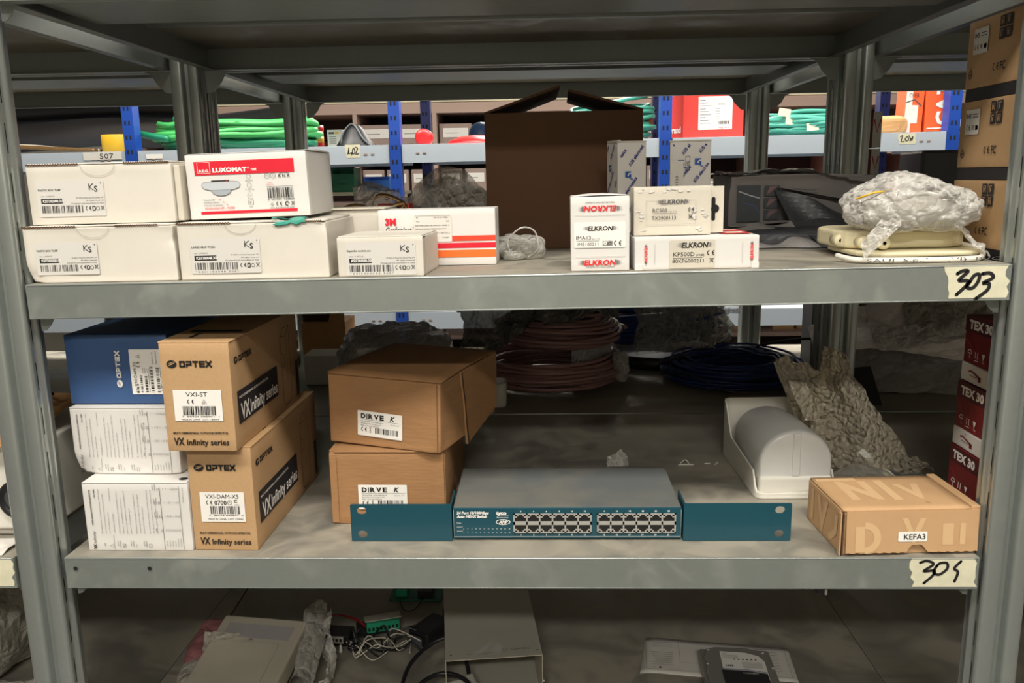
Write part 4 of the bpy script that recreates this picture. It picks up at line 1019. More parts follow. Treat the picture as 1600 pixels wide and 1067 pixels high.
D.text('tyco', .1665, .0312, .0040, 'whiteink', w=.0120, bold=.06); D.line([(.168, .0296), (.181, .0296)], .0004, 'whiteink'); D.text('Electronics', .1675, .0268, .0018, 'whiteink', w=.0130)
D.arc(.1745, .0222, .0080, .0007, 'whiteink', ry=.0030); D.text('AMP', .1695, .0205, .0034, 'whiteink', w=.0100, bold=.05, shear=.2)
D.text('Power', .1215, .0205, .0014, 'whiteink'); D.text('LK/ACT', .1215, .0155, .0014, 'whiteink'); D.text('LK/ACT', .1215, .0106, .0014, 'whiteink')
for k in range(12):
    for j in range(2): D.text(str(2*k+2-j), .1292+.00475*k, (.0135, .0088)[j], .0013, 'whiteink', align='c'); D.disc(.1292+.00475*k, (.0158, .0072)[j], .0005, 'whiteink', 6) if False else None
for g, X in ((0, .1875), (1, .2820)):
    for k in range(6):
        cx = X+.0072+.01455*k
        D.text(str(2*k+2+12*g), cx, .0343, .0018, 'whiteink', align='c', bold=.03); D.text(str(2*k+1+12*g), cx, .0056, .0018, 'whiteink', align='c', bold=.03)
D.line([(.1180, .0372), (.1180, .0045), (.376, .0045), (.376, .0372)], .0003, 'whiteink')
D.build('panel_print', t)
# port blocks: grey frames with real recessed sockets
for g, X in ((0, .1862), (1, .2812)):
    q = MB(); wq = .0890; z0, z1 = .0092, .0325
    q.box((X, -.0016, z0), (X+wq, -.0006, z0+.0013), 'port'); q.box((X, -.0016, z1-.0013), (X+wq, -.0006, z1), 'port'); q.box((X, -.0016, .0190), (X+wq, -.0006, .0232), 'port')
    q.box((X, -.0016, z0), (X+.0018, -.0006, z1), 'port'); q.box((X+wq-.0018, -.0016, z0), (X+wq, -.0006, z1), 'port')
    pitch = (wq-.0018)/6
    for k in range(1, 6): q.box((X+pitch*k, -.0016, z0), (X+pitch*k+.0018, -.0006, z1), 'port')
    fr = q.build('port_block', t)
    for k in range(6):
        for j in range(2):
            a = X+.0018+pitch*k; zz = (.0105, .0232)[j]; hh = (.0190-.0105, .0312-.0232)[j]
            q = MB(); q.box((a, -.0005, zz), (a+pitch-.0018, -.0003, zz+hh), 'black')
            s = 1 if j else -1; ze = zz+hh if j else zz
            for e in (0, 1):
                xa = a if e == 0 else a+pitch-.0018
                d_ = 1 if e == 0 else -1
                q.box((min(xa, xa+d_*.0024), -.0014, min(ze, ze-s*.0034)), (max(xa, xa+d_*.0024), -.0004, max(ze, ze-s*.0034)), 'port')
                q.box((min(xa, xa+d_*.0040), -.0014, min(ze, ze-s*.0018)), (max(xa, xa+d_*.0040), -.0004, max(ze, ze-s*.0018)), 'port')
            q.box((a+.0035, -.0012, ze-s*.0022), (a+.0090, -.0005, ze-s*.0014), 'gold') if False else None
            q.build('port', t)

# ---------------------------------------------------------------- siren lamp, bubble film, mailer
t = thing('siren_housing', 'white plastic siren with a half round lens lying in its tray behind the teal switch', 'siren', (.8070, .172, Z4), rz=1)
q = MB()                      # tray: floor and rim that rises to the back
w, d = .095, .178
fl = rr_pts(-.004, -.006, w+.004, d+.004, .012)
q.prism(fl, 0, .004, 'plastic')
def dense(P):
    o = []
    for i in range(len(P)):
        a_, b_ = P[i], P[(i+1) % len(P)]; m_ = max(1, int(math.hypot(b_[0]-a_[0], b_[1]-a_[1])/.006)) 
        m_ = 24 if m_ > 12 else m_
        o += [(a_[0]+(b_[0]-a_[0])*j/m_, a_[1]+(b_[1]-a_[1])*j/m_) for j in range(m_)]
    return o
n = len(fl); inn = rr_pts(-.0015, -.0035, w+.0015, d+.0015, .010); fl = dense(fl); inn = dense(inn); n = len(fl); assert len(inn) == n
def rim(y):
    k = max(0, min(1, (y/d-.70)/.28)); k = k*k*(3-2*k); e = max(0, min(1, y/.010)); return (.008+.024*e+.010*max(0, y/d))*(1-k)+.084*k
vs = [(x_, y_, .004) for x_, y_ in fl]+[(x_, y_, rim(y_)) for x_, y_ in fl]+[(x_, y_, rim(y_)) for x_, y_ in inn]+[(x_, y_, .004) for x_, y_ in inn]
fs = []
for i in range(n):
    j = (i+1) % n
    for k in range(3): fs.append((k*n+i, k*n+j, (k+1)*n+j, (k+1)*n+i))
q.add(vs, fs, 'plastic'); q.build('tray', t, .0008)
q = MB()                      # body and dome: tombstone section swept along y
def sec(r, z0, zc, k=16): return [(w/2-r, z0), ]+[(w/2-r*math.cos(math.pi*i/k), zc+r*.88*math.sin(math.pi*i/k)) for i in range(k+1)]+[(w/2+r, z0)]
def sweep(q, secs, m):
    k = len(secs[0][1]); vs = [(x_, y_, z_) for y_, S_ in secs for x_, z_ in S_]
    fs = [(a*k+i, a*k+(i+1) % k, (a+1)*k+(i+1) % k, (a+1)*k+i) for a in range(len(secs)-1) for i in range(k)]
    fs += [tuple(range(k-1, -1, -1)), tuple((len(secs)-1)*k+i for i in range(k))]
    q.add(vs, fs, m, None, True)
sweep(q, [(.0, sec(.0425, .0045, .046)), (.0015, sec(.0448, .0045, .047)), (.006, sec(.0460, .0045, .048)), (.09, sec(.0455, .0045, .047)), (.135, sec(.0435, .0045, .045)), (.155, sec(.038, .0045, .043)), (.166, sec(.028, .0045, .040)), (.170, sec(.018, .0045, .036))], 'dome')
b_ = q.build('lens', t); s_ = b_.modifiers.new('es', 'EDGE_SPLIT'); s_.split_angle = math.radians(50)
q = MB(); q.box((.0008, -.0032, .0042), (w-.0008, .150, .0285), 'plastic'); q.build('base_block', t, .004, 3)
q = MB(); q.box((w/2-.0050, -.0020, .028), (w/2+.0050, .002, .0850), 'dome'); q.build('centre_rib', t, .0015)
q = MB(); q.box((w/2+.012, -.0042, .0042), (w/2+.016, -.0036, .0058), 'slot'); q.build('catch', t)

t = thing('bubble_film', 'crumpled sheet of bubble wrap standing in a peak behind the siren and the tan mailer', 'bubble wrap', (.955, .275, Z4))
def bub(a, b):
    k = b**.9; xb = -.052+.128*a; xt = -.021+.020*(a-.5)
    if a > .8: xb += (a-.8)*.12
    return (xb*(1-k)+xt*k, .016*math.sin(a*7)-.012*math.sin(a*math.pi)*(1-b)+.014*b, .001+.168*k)
sheet('film', t, 'bubble', bub, .007, 24, 14, 100, 90, zmin=.0006, smooth=True)
sheet('film', t, 'bubble', lambda a, b: (-.052+.045*a-(.052-.02*a)*b*(1-.2*b)+.006*math.sin(b*4), .018-.03*b*a+.012*b, .010+(.146-.022*abs(a-.3)-.003*math.cos(a*14)*b)*b), .007, 30, 18, 50, 50, smooth=True, zmin=.0006)
sheet('film', t, 'bubble', lambda a, b: (-.088+.026*a+.024*(1-b), -.014+.01*a, .076+.056*b-.006*a), .003, 40, 19, 20, 20, smooth=True)
sheet('film', t, 'bubble', lambda a, b: (.040+.075*a, -.02+.03*b+.008*math.sin(a*9), .002+(.040-.034*a)*b+.004*math.sin(a*9)**2), .009, 34, 16, 50, 30, zmin=.0006, smooth=True)
sheet('film', t, 'milky', lambda a, b: (-.030+.085*a, -.062+.04*b, .002+.016*b*math.sin(a*3.1)), .004, 34, 23, 24, 16, zmin=.0006, smooth=True)
t = thing('plastic_scrap', 'tiny crumpled scrap of clear film on shelf 304 behind the switch', 'plastic scrap', (.640, .288, Z4))
sheet('film', t, 'wrap', lambda a, b: (-.016+.032*a, .0+.012*b, .0005+b*.022*(1-abs(a-.62)*1.2)), .006, 60, 21, 22, 16, zmin=.0004)
q = MB(); 
t = thing('plastic_scrap', 'thin curled white shavings on the dusty metal left of the siren', 'plastic scrap', (.742, .30, Z4))
for L in ([(-.012, 0, .001), (-.004, .006, .004), (.0, 0, .001)], [(-.016, -.006, .001), (.006, -.006, .001)], [(.022, -.002, .001), (.030, -.001, .001)], [(.036, -.006, .001), (.042, .002, .0015)]):
    q = MB(); q.tube(spline(L, 5), .0009, 'plastic', 5); q.build('shaving', t)

t = carton('mailer_box', 'pale tan mailer box with a KEFA3 sticker at the right front corner of shelf 304', (.8540, .007, Z4), (.1480, .100, .0490), 'kefa', rz=2.6, seed=71, warp=.0008, cat='mailer box')
w, d, h = .1480, .100, .0490
q = MB()                      # tucked front flap, leaning out, with a thumb notch at the bottom
n = 48; vs = []
for i in range(n+1):
    u = .004+(w-.005)*i/n
    nt_ = 0
    if abs(u-.081) < .0105: nt_ = math.sqrt(max(0, .0105**2-(u-.081)**2))*.85
    z = .0035+.0006*math.sin(i*1.9)+nt_
    vs += [(u, -.0045+.003*(z/h), z), (u, -.0010, h+.001)]
q.add(vs, [(2*i, 2*i+2, 2*i+3, 2*i+1) for i in range(n)], 'kefa'); fp = q.build('front_flap', t, solid=.0020)
q = MB(); q.grid(lambda a, b: (.001+(w-.010)*a, -.001+.099*b, h+.0016), 12, 8, 'kefa'); q.build('lid', t, solid=.002)
q = MB(); q.box((w-.0085, .000, h), (w+.0015, .099, h+.0045), 'kefa'); q.box((w-.0005, .0, .004), (w+.0018, .098, h+.002), 'kefa'); q.build('side_roll', t, .0012)
q = MB(); q.box((-.0030, -.0035, .0005), (-.0012, .002, h), 'kefa'); q.box((.0, -.0035, .0005), (.0016, .002, h), 'edge'); q.build('corner_tab', t, .0004)
D = Decal((0, -.0056, .0035), (1, 0, 0), (0, .0755, 1), lift=.0001)
D.sub(.016, .004).arc(.008, .013, .014, .0075, 'kefal', -90, 90, lay=0); D.rect(.014, .001, .024, .030, 'kefal', 0); D.text('V', .064, .012, .026, 'kefal', w=.026, bold=.03, lay=0); D.rect(.108, .008, .120, .032, 'kefal', 0); D.rect(.127, .008, .133, .032, 'kefal', 0)
D.build('faded_print', fp)
D = Decal((0, -.0056, .0035), (1, 0, 0), (0, .0755, 1), lift=.0002); D.rrect(.060, .0125, .0915, .0235, .0015, 'paper', 2); D.text('KEFA3', .0660, .0150, .0058, 'ink', w=.0235, bold=.02, lay=4); D.build('sticker', fp)
D = lside(d); D.text('V', .030, .006, .036, 'kefal', w=.032, bold=.05, lay=0); D.rect(.012, .006, .020, .044, 'kefal', 0); D.line([(.068, .006), (.085, .02), (.086, .04)], .008, 'kefal', 0); D.build('side_print', t)
D = top(h+.0027, lift=.0001); D.text('N', .022, .030, .05, 'kefal', w=.036, bold=.05, lay=0); D.rect(.068, .024, .078, .085, 'kefal', 0); D.text('V', .085, .03, .04, 'kefal', w=.03, bold=.05, lay=0); D.rect(.004, .084, .05, .093, 'kefal', 0); D.line([(.098, .018), (.102, .013)], .0006, 'edge'); D.build('top_print', t)

# ---------------------------------------------------------------- right bay stacks behind the post
names = ('bottom', 'middle', 'top')
for k in range(3):
    z = 1.2506+.0862*k
    t = thing('camera_carton', 'tan carton with black marks, %s one of the three stacked behind the right front post' % names[k], 'carton', (1.013+.0015*k, .042, z), 0, 'tan cartons stacked in the right bay')
    q = MB(); q.box((.001, .001, .0), (.14, .112, .0135), 'blackband'); q.build('dark_band', t, .0006)  # dark band along the bottom of each tan carton
    b = card_body(.141, .113, .0722, 'kraft', 80+k, .0008).build('body', t, loc=(0, 0, .0135)); weld(b)
    D = lside(.113, lift=.0008)
    D = D.sub(0, .0135)
    D.rrect(.014, .036, .044, .063, .001, 'paper2', 0); D.text('IHS', .016, .0535, .0050, 'grey ink', w=.010, bold=.03); D.line([(.029, .0575), (.041, .0575)], .0009, 'grey ink'); D.line([(.029, .0545), (.041, .0545)], .0009, 'grey ink')
    D.ce(.0165, .0405, .0062); D.bin(.0285, .0405, .0055); D.rect(.036, .0405, .0415, .0455, 'ink')
    for a in range(2):
        for c in range(2):
            u, v = .066+.0125*a, .0450+.0125*c
            D.rect(u, v, u+.0108, v+.0112, 'blackband', 1)
            D.line([(u+.003, v+.002), (u+.003, v+.009), (u+.0075, v+.009), (u+.0075, v+.002)][:3+(a+c) % 2], .0009, 'kraft', 3); D.line([(u+.005, v+.003), (u+.005, v+.007)], .0012, 'kraft', 3)
    D.ce(.058, .0140, .0085); D.text('FC', .0735, .0140, .0085, w=.010, bold=.02); D.arc(.0125, .0150, .0040, .0008, 'ink'); D.line([(.0085, .015), (.0165, .015)], .0008); D.line([(.0110, .011), (.0110, .020)], .0008); D.line([(.0140, .011), (.0140, .020)], .0008); D.line([(.012, .0205), (.013, .0225)], .001)
    D.build('side_print', t)
for k in range(3):
    z = Z4+.0002+.0800*k
    t = thing('sensor_carton', 'dark red carton lettered TEX 30, %s one of the three stacked behind the right post' % names[k], 'carton', (1.034+(.003 if k == 1 else .006 if k == 2 else 0), .042, z), 0, 'dark red cartons stacked in the right bay')
    q = MB(); q.box((0, 0, .0225), (.12, .1085, .0790), 'darkred'); q.build('body', t, .0008)
    q = MB(); q.box((-.0012, -.001, .0), (.121, .1095, .0225), 'white2'); q.build('white_base', t, .0016)
    D = lside(.1085, lift=.0006)
    D.rect(.0, .0600, .1085, .0790, 'darkred2', 0)
    D.text('TEX 30', .009, .0645, .0098, 'whiteink', w=.052, bold=.05)
    D.line([(.004, .052), (.03, .034), (.05, .026)], .0006, 'redcard', 1)
    D.arc(.015, .0350, .0042, .0010, 'whiteink', 0, 180); D.line([(.0108, .035), (.0192, .035)], .0009, 'whiteink'); D.line([(.015, .035), (.015, .0295), (.017, .0285)], .0008, 'whiteink')
    for a in (.028, .033): D.line([(a, .031), (a, .039)], .0011, 'whiteink')
    D.line([(.026, .0285), (.035, .0285)], .0009, 'whiteink'); D.poly([(.042, .039), (.049, .039), (.0465, .033), (.0445, .033)], [(0, 3, 2, 1)], 'whiteink', 2); D.line([(.0455, .033), (.0455, .029), (.049, .029)], .0009, 'whiteink')
    D.build('side_print', t)
    D = lside(.1085, lift=.0016); D.line([(.018, .0135), (.024, .0150), (.036, .0120), (.044, .0100)], .0022, 'darkred', 1); D.line([(.02, .0095), (.038, .0088)], .0008, 'darkred', 1); D.rect(.040, .0055, .046, .0115, 'darkred', 1); D.line([(.028, .018), (.0295, .0195), (.031, .018)], .0006, 'grey ink', 1); D.build('base_print', t)

# ---------------------------------------------------------------- left bay, seen past the left post
t = thing('camera_housing', 'white box camera with a round dark lens at the left edge behind the post', 'camera', (-.287, .052, Z4+.010))
q = MB(); q.box((0, 0, 0), (.240, .16, .106), 'plastic'); q.build('body', t, .004, 3)
q = MB(); X = Matrix.Translation((.211, -.001, .040)) @ Matrix.Rotation(math.radians(90), 4, 'X')
q.lathe([(.024, 0), (.024, .006), (.020, .008), (.018, .004)], 'black', 28, X); q.lathe([(.018, .001), (.018, .004), (.012, .006), (.011, .003)], 'darkgrey', 28, X); q.lathe([(0, .002), (.011, .003)], 'black', 20, X); q.build('lens', t)
q = MB(); q.box((.02, .01, -.010), (.22, .15, .0), 'plastic'); q.build('base_plate', t, .002)
t = thing('cardboard_sheet', 'flat tan card lying on top of the white camera at the left edge', 'cardboard sheet', (-.31, .03, Z4+.1175))
sheet('card', t, 'woodc', lambda a, b: (.25*a, .15*b, .003+.022*b), .002, 10, 33, 14, 10, solid=.0016, zmin=.0)
t = thing('cable_bundle', 'tangle of black cables on the card at the left edge', 'cable', (-.20, .10, Z4+.150))
r = random.Random(3)
for k in range(9):
    q = MB(); q.tube(spline([(-.09+.22*j/5, r.uniform(-.04, .03), max(.002, .010+.035*math.sin(j*.63+.2)*r.uniform(.3, 1.2))) for j in range(6)]), .0022, 'rubber', 5); q.build('cable', t)
t = thing('crumpled_paper', 'crumpled white paper on the left shelf in front of the white camera', 'paper', (-.145, .003, Z4))
sheet('sheet', t, 'paper2', lambda a, b: (-.12+.19*a, .001+.036*b, .001+.006*b), .004, 24, 41, 30, 18, solid=.0005, zmin=.0006)
t = thing('plastic_bag', 'milky plastic bag on the lowest left shelf, behind the left post', 'plastic bag', (-.33, .29, Z5))
blob('film', t, 'milky', (0, 0, .07), (.11, .10, .085), 51, .35, 12, 50, 30, flat=.8)
t = thing('plastic_bag', 'flat milky plastic bag at the bottom left corner of the photo', 'plastic bag', (-.165, .105, Z5))
blob('film', t, 'milky', (0, .0, .03), (.09, .06, .06), 52, .4, 14, 50, 30, flat=.45)

# ---------------------------------------------------------------- lowest shelf 305
t = thing('plastic_bag', 'crumpled milky plastic film at the left of the lowest shelf', 'plastic bag', (-.055, .22, Z5)) if False else thing('plastic_bag', 'crumpled milky plastic film beside the pink foam on the lowest shelf', 'plastic bag', (.055, .215, Z5))
blob('film', t, 'milky', (-.02, 0, .018), (.035, .05, .025), 61, .4, 22, 40, 26, flat=.7)
sheet('film', t, 'milky', lambda a, b: (-.03+.045*a+.018*b, .03-.01*b+.02*a, .012+.068*b-.010*a), .008, 30, 62, 26, 26)
t = thing('foam_pouch', 'pink antistatic foam pouch between the milky film and the keypad on the lowest shelf', 'foam pouch', (.055, .255, Z5))
t.location = (.044, .285, Z5)
blob('pouch', t, 'pink', (.0, 0, .022), (.050, .06, .032), 63, .2, 30, 50, 30, flat=.65, power=.6)
t = thing('alarm_keypad', 'white alarm keypad panel with a grey display strip tilted up on the lowest shelf', 'keypad', (.030, .165, Z5+.004), rz=-8, rx=16)
q = MB(); q.box((0, 0, 0), (.132, .150, .030), 'shadeplastic'); q.build('body', t, .004, 3)
q = MB(); q.box((.014, .108, .0300), (.118, .134, .0306), 'greybag'); q.build('display', t, .0004)
q = MB(); q.box((.012, .008, .0300), (.108, .100, .0318), 'shadeplastic'); q.build('door', t, .003, 3)
q = MB(); q.lathe([(0, 0), (.003, 0), (.003, .0006), (0, .0006)], 'greybag', 14, Matrix.Translation((.062, .104, .0304))); q.build('sensor', t)
t2 = thing('plastic_bag', 'silvery clear film wrapped round the right side of the tilted keypad', 'plastic bag', (.200, .225, Z5))
sheet('film', t2, 'wrap', lambda a, b: (.006+.012*math.sin(b*5)+.006*a, -.03+.125*b, .003+.072*a*(.35+.65*b)), .012, 26, 64, 24, 40, zmin=.0005)
sheet('film', t2, 'filmd', lambda a, b: (-.030+.036*a, -.03+.125*b, .026+.050*b+.012*math.sin(a*4)), .008, 26, 65, 24, 40)
t = thing('wire', 'thin black wire hanging from the bolt under shelf 304 down behind the keypad', 'wire', (.172, .10, Z4-.0366))
q = MB(); q.tube(spline([(0, 0, 0), (-.02, .14, -.05), (-.09, .24, -.16), (-.15, .26, -.25)]), .0013, 'rubber', 6); q.build('wire', t) if False else q.build('strand', t)
t = thing('hanging_clip', 'small black clip under the front lip of shelf 304 at its left', 'clip', (.185, .0125, Z4-.0368))
q = MB(); q.box((-.011, -.004, -.006), (.011, .004, 0), 'black'); q.build('body', t, .002)
t = thing('hanging_clip', 'small black clip under the front lip of shelf 304 below its taped number', 'clip', (.838, .0125, Z4-.0368))
q = MB(); q.box((-.006, -.004, -.010), (.003, .004, 0), 'black'); q.box((.003, -.004, -.012), (.006, .004, 0), 'port'); q.build('body', t, .001)

# circuit boards and wires
t = thing('terminal_board', 'black connector board with green terminal strip in the tangle of wires on the lowest shelf', 'circuit board', (.262, .365, Z5), rz=18)
q = MB(); q.box((-.028, -.004, .004), (.040, .030, .012), 'black'); q.build('board', t, .001)
q = MB(); q.box((-.014, -.008, .010), (.038, .001, .026), 'termgreen')
for k in range(8): q.box((-.012+.0063*k, -.0086, .013), (-.0085+.0063*k, -.0079, .019), 'slot')
q.build('terminal_strip', t, .0006)
q = MB(); q.box((-.016, -.002, .026), (.042, .016, .0275), 'sheet'); q.build('bracket', t, .0003)
t = thing('relay_board', 'small grey relay with white screw terminals left of the green terminal strip', 'relay', (.188, .330, Z5), rz=-6)
q = MB(); q.box((0, 0, .004), (.040, .030, .022), 'black'); q.build('body', t, .001)
q = MB(); q.box((.006, -.003, .010), (.032, .0, .0205), 'port')
for k in range(4): q.box((.008+.006*k, -.0036, .013), (.012+.006*k, -.0029, .018), 'slot')
q.build('terminal', t, .0005)
for X in (.016, .031):
    q = MB(); q.lathe([(0, 0), (.0026, .001), (.0030, .004), (.0018, .009), (.0016, .013), (0, .014)], 'plastic', 12, Matrix.Translation((X, -.012, 0))); q.build('screw_cap', t)
t = thing('wire_tangle', 'tangle of white and black wires in front of the green terminal strip', 'wires', (.262, .315, Z5))
r = random.Random(12)
for k in range(10):
    m_ = 'whitewire' if k < 5 else 'rubber'
    P = [(-.040+r.uniform(0, .02), .01+r.uniform(-.01, .01), .012)]
    for j in range(5): P.append((-.02+.022*j+r.uniform(-.012, .012), r.uniform(-.028, .030), r.uniform(.003, .034)))
    q = MB(); q.tube(spline(P), .0009 if k < 5 else .0016, m_, 5); q.build('white_wire' if k < 5 else 'black_wire', t)
t = thing('wire', 'red wire running from the keypad to the green terminal strip', 'wire', (.165, .375, Z5+.010))
for o_ in (0, .003):
    q = MB(); q.tube(spline([(0, 0, .012+o_), (.03, .012, .014), (.062, .008, .006+o_), (.080, -.004, .002)]), .0012, 'redwire', 6); q.build('strand', t)
t = thing('power_supply', 'black power block with folded leads beside the bare metal enclosure', 'power supply', (.318, .345, Z5), rz=-32)
q = MB(); q.box((0, 0, 0), (.040, .062, .024), 'black'); q.box((.006, -.006, .002), (.030, .0, .018), 'darkgrey'); q.build('body', t, .003)
q = MB(); q.box((.012, .07, .0), (.045, .11, .030), 'darkgrey'); q.build('plug', t, .003)
t = thing('circuit_board', 'dark green circuit board with wires in the shadow at the back of the lowest shelf', 'circuit board', (.265, .470, Z5))
q = MB(); q.box((0, 0, .002), (.090, .05, .006), 'pcb'); q.box((.01, .01, .006), (.03, .03, .018), 'termgreen'); q.box((.05, .0, .006), (.075, .04, .022), 'black'); q.build('board', t, .0006)
q = MB(); q.tube(spline([(.02, -.005, .008), (.03, -.03, .004), (.045, -.032, .003), (.056, -.012, .006), (.058, .0, .01)]), .0010, 'rubber', 5); q.build('black_wire', t)

# bare metal enclosure, open to the front
t = thing('metal_enclosure', 'bare sheet metal enclosure open at the front, standing in the middle of the lowest shelf', 'metal enclosure', (.3965, .182, Z5), rz=7.0)
w, d, h = .1345, .225, .0705; s = .0011
q = MB(); q.box((0, 0, h-s), (w, d, h), 'sheet'); q.box((0, 0, 0), (s, d, h-s), 'sheet'); q.box((w-s, 0, 0), (w, d, h-s), 'sheet'); q.box((0, d-s, 0), (w, d, h-s), 'sheet'); q.box((s, 0, 0), (w-s, d, s), 'sheet'); q.build('casing', t, .0005)
D = top(h, lift=.0005)
for u, v in ((.008, .012), (w-.006, .012)): D.disc(u, v, .0014, 'slot')
D.arc(.083, .018, .0035, .0006, 'grey ink'); D.text('GENTEC', .091, .0160, .0040, 'grey ink', w=.028); D.line([(.03, .011), (.075, .0125)], .0005, 'grey ink')
for P in ([(.034, .006), (.046, .008), (.060, .024), (.066, .028), (.058, .034), (.048, .024)], [(.062, .008), (.076, .010), (.082, .026), (.074, .034), (.066, .024)]):
    D.poly(P, [tuple(range(len(P)))], 'pale ink', 0)
D.build('top_marks', t)
q = MB(); q.box((w, -.001, .030), (w+.002, .002, .0325), 'sheet'); q.build('screw', t)

t = thing('dect_charger', 'white rounded device with a cable plug in front of the bare metal enclosure', 'charger', (.395, .125, Z5), rz=20)
q = MB(); q.prism(rr_pts(0, 0, .066, .085, .012), 0, .018, 'plastic'); q.build('body', t, .003, 3)
q = MB(); q.prism(rr_pts(.008, .010, .056, .072, .006), .018, .0186, 'port'); q.build('face_plate', t)
D = top(.0190); D.text('A', .040, .055, .005); D.arc(.046, .042, .004, .0008); D.text('- +', .036, .03, .005); D.build('print', t)
t = thing('data_cable', 'dark looped data cable with a clear plug lying over the white rounded device', 'cable', (.385, .215, Z5))
q = MB(); q.tube(spline([(-.046, -.09, .02), (-.050, -.03, .030), (-.044, .012, .038), (-.022, .046, .046), (.004, .056, .052), (.026, .040, .046), (.036, .018, .034), (.041, -.002, .027)], 10), .0030, 'rubber', 8); q.build('cable', t)
q = MB(); q.tube(spline([(-.040, -.09, .022), (-.030, -.045, .034), (-.006, -.016, .038), (.020, -.014, .038), (.044, -.034, .036), (.052, -.07, .03)], 10), .0030, 'rubber', 8); q.build('cable', t)
q = MB(); q.tube(spline([(-.046, -.10, .018), (-.034, -.06, .026), (-.006, -.034, .032), (.016, -.036, .033), (.030, -.06, .032), (.036, -.09, .03)], 10), .0030, 'rubber', 8); q.build('cable', t)
q = MB(); q.box((-.0055, -.010, -.004), (.0055, .010, .004), 'port'); 
for k in range(4): q.box((-.0045, -.008+.004*k, .004), (.0045, -.0065+.004*k, .0046), 'sheet')
q.build('plug', t, .0006, loc=(.044, -.012, .026), rot=(.2, 0, math.radians(24)))

# paper and hard disk
t = thing('datasheet', 'printed paper sheet lying under the hard disk on the lowest shelf', 'paper', (.672, .262, Z5+.0006), rz=-6)
q = MB(); q.grid(lambda a, b: (.225*a+.01*b*(1-a), .098*b*(1-.1*a), .0008+.0015*(noise.noise(Vector((a*4, b*4, 0)))+1)*(a > 0)), 16, 8, 'paper2', True); q.build('sheet', t, solid=.0002)
D = Decal((0, 0, .0040), (1, 0, 0), (0, 1, 0), lift=.0003)
D.box(.010, .008, .218, .090, .0003, 'grey ink'); D.line([(.060, .030), (.060, .090)], .0003, 'grey ink'); D.line([(.060, .030), (.15, .028)], .0003, 'grey ink')
for k in range(12): D.line([(.016+(.002*k % .01), .082-.0055*k), (.050, .082-.0055*k)], .0006, 'grey ink') if k not in (3, 4) else None
for k in range(9): D.line([(.172, .078-.007*k), (.205, .078-.007*k)], .0006, 'grey ink')
D.disc(.030, .014, .002, 'ink'); D.text('ce', .019, .0125, .003); D.build('print', t)
t = thing('hard_disk', 'silver hard disk with a white label lying on the paper sheet', 'hard disk', (.756, .165, Z5+.0050), rz=-3)
q = MB(); q.prism(rr_pts(0, 0, .1016, .128, .004), 0, .018, 'hdd'); q.build('base', t, .001)
P = [(.003, .003), (.098, .003), (.099, .08), (.096, .105), (.085, .120), (.066, .126), (.022, .126), (.010, .120), (.004, .100), (.008, .085), (.003, .07)]
q = MB(); q.prism(P, .018, .0235, 'hdd'); q.build('cover', t, .002, 3)
D = top(.0235, lift=.0012); P = [(.024, .025), (.086, .025), (.088, .088), (.082, .102), (.064, .110), (.028, .112)]
D.poly(P, [tuple(range(len(P)))], 'paper', 0); D.poly([(.024, .025), (.086, .025), (.086, .058), (.06, .064), (.024, .066)], [(0, 1, 2, 3, 4)], 'blackband', 1); D.line([(.025, .068), (.06, .066), (.087, .060)], .0015, 'navy2')
D.text('TOSHIBA', .052, .056, .0035, 'whiteink', w=.022); D.text('P300', .031, .105, .0022)
for k in range(6): D.line([(.055, .084-.0026*k), (.083, .084-.0026*k)], .0006, 'grey ink')
for k in range(6): D.disc(.046+.006*k, .092, .0015, 'ink')
for k in range(4): D.line([(.030, .102-.0024*k), (.052, .102-.0024*k)], .0005, 'grey ink')
D.bars(.031, .073, .042, .078, 3, n=16)
D.build('label', t)
for X, Y in ((.008, .012), (.094, .012), (.012, .116), (.090, .112), (.006, .08), (.0965, .074)):
    q = MB(); q.lathe([(0, .0), (.0022, 0), (.0022, .0012), (0, .0014)], 'sheet', 10, Matrix.Translation((X, Y, .0238))); q.build('screw', t)
t = thing('price_strip', 'paper strip with blurred print stuck at the back edge of the lowest shelf', 'label', (.545, .535, Z5+.0003), rz=-1)
q = MB(); q.box((0, 0, 0), (.085, .018, .0004), 'paper2'); q.build('strip', t)
D = top(.0004, lift=.0001); D.sub(.078, .0125, 180).text('Superlotto', 0, 0, .004, w=.036); D.line([(.006, .009), (.03, .009)], .0008, 'grey ink'); D.build('print', t)
# raised panel joint on shelf 305
q = MB(); q.box((0, 0, 0), (.0012, .54, .0006), 'slot'); q.build('panel_seam', S5, loc=(1.016-.006, .008, .0)) if False else None

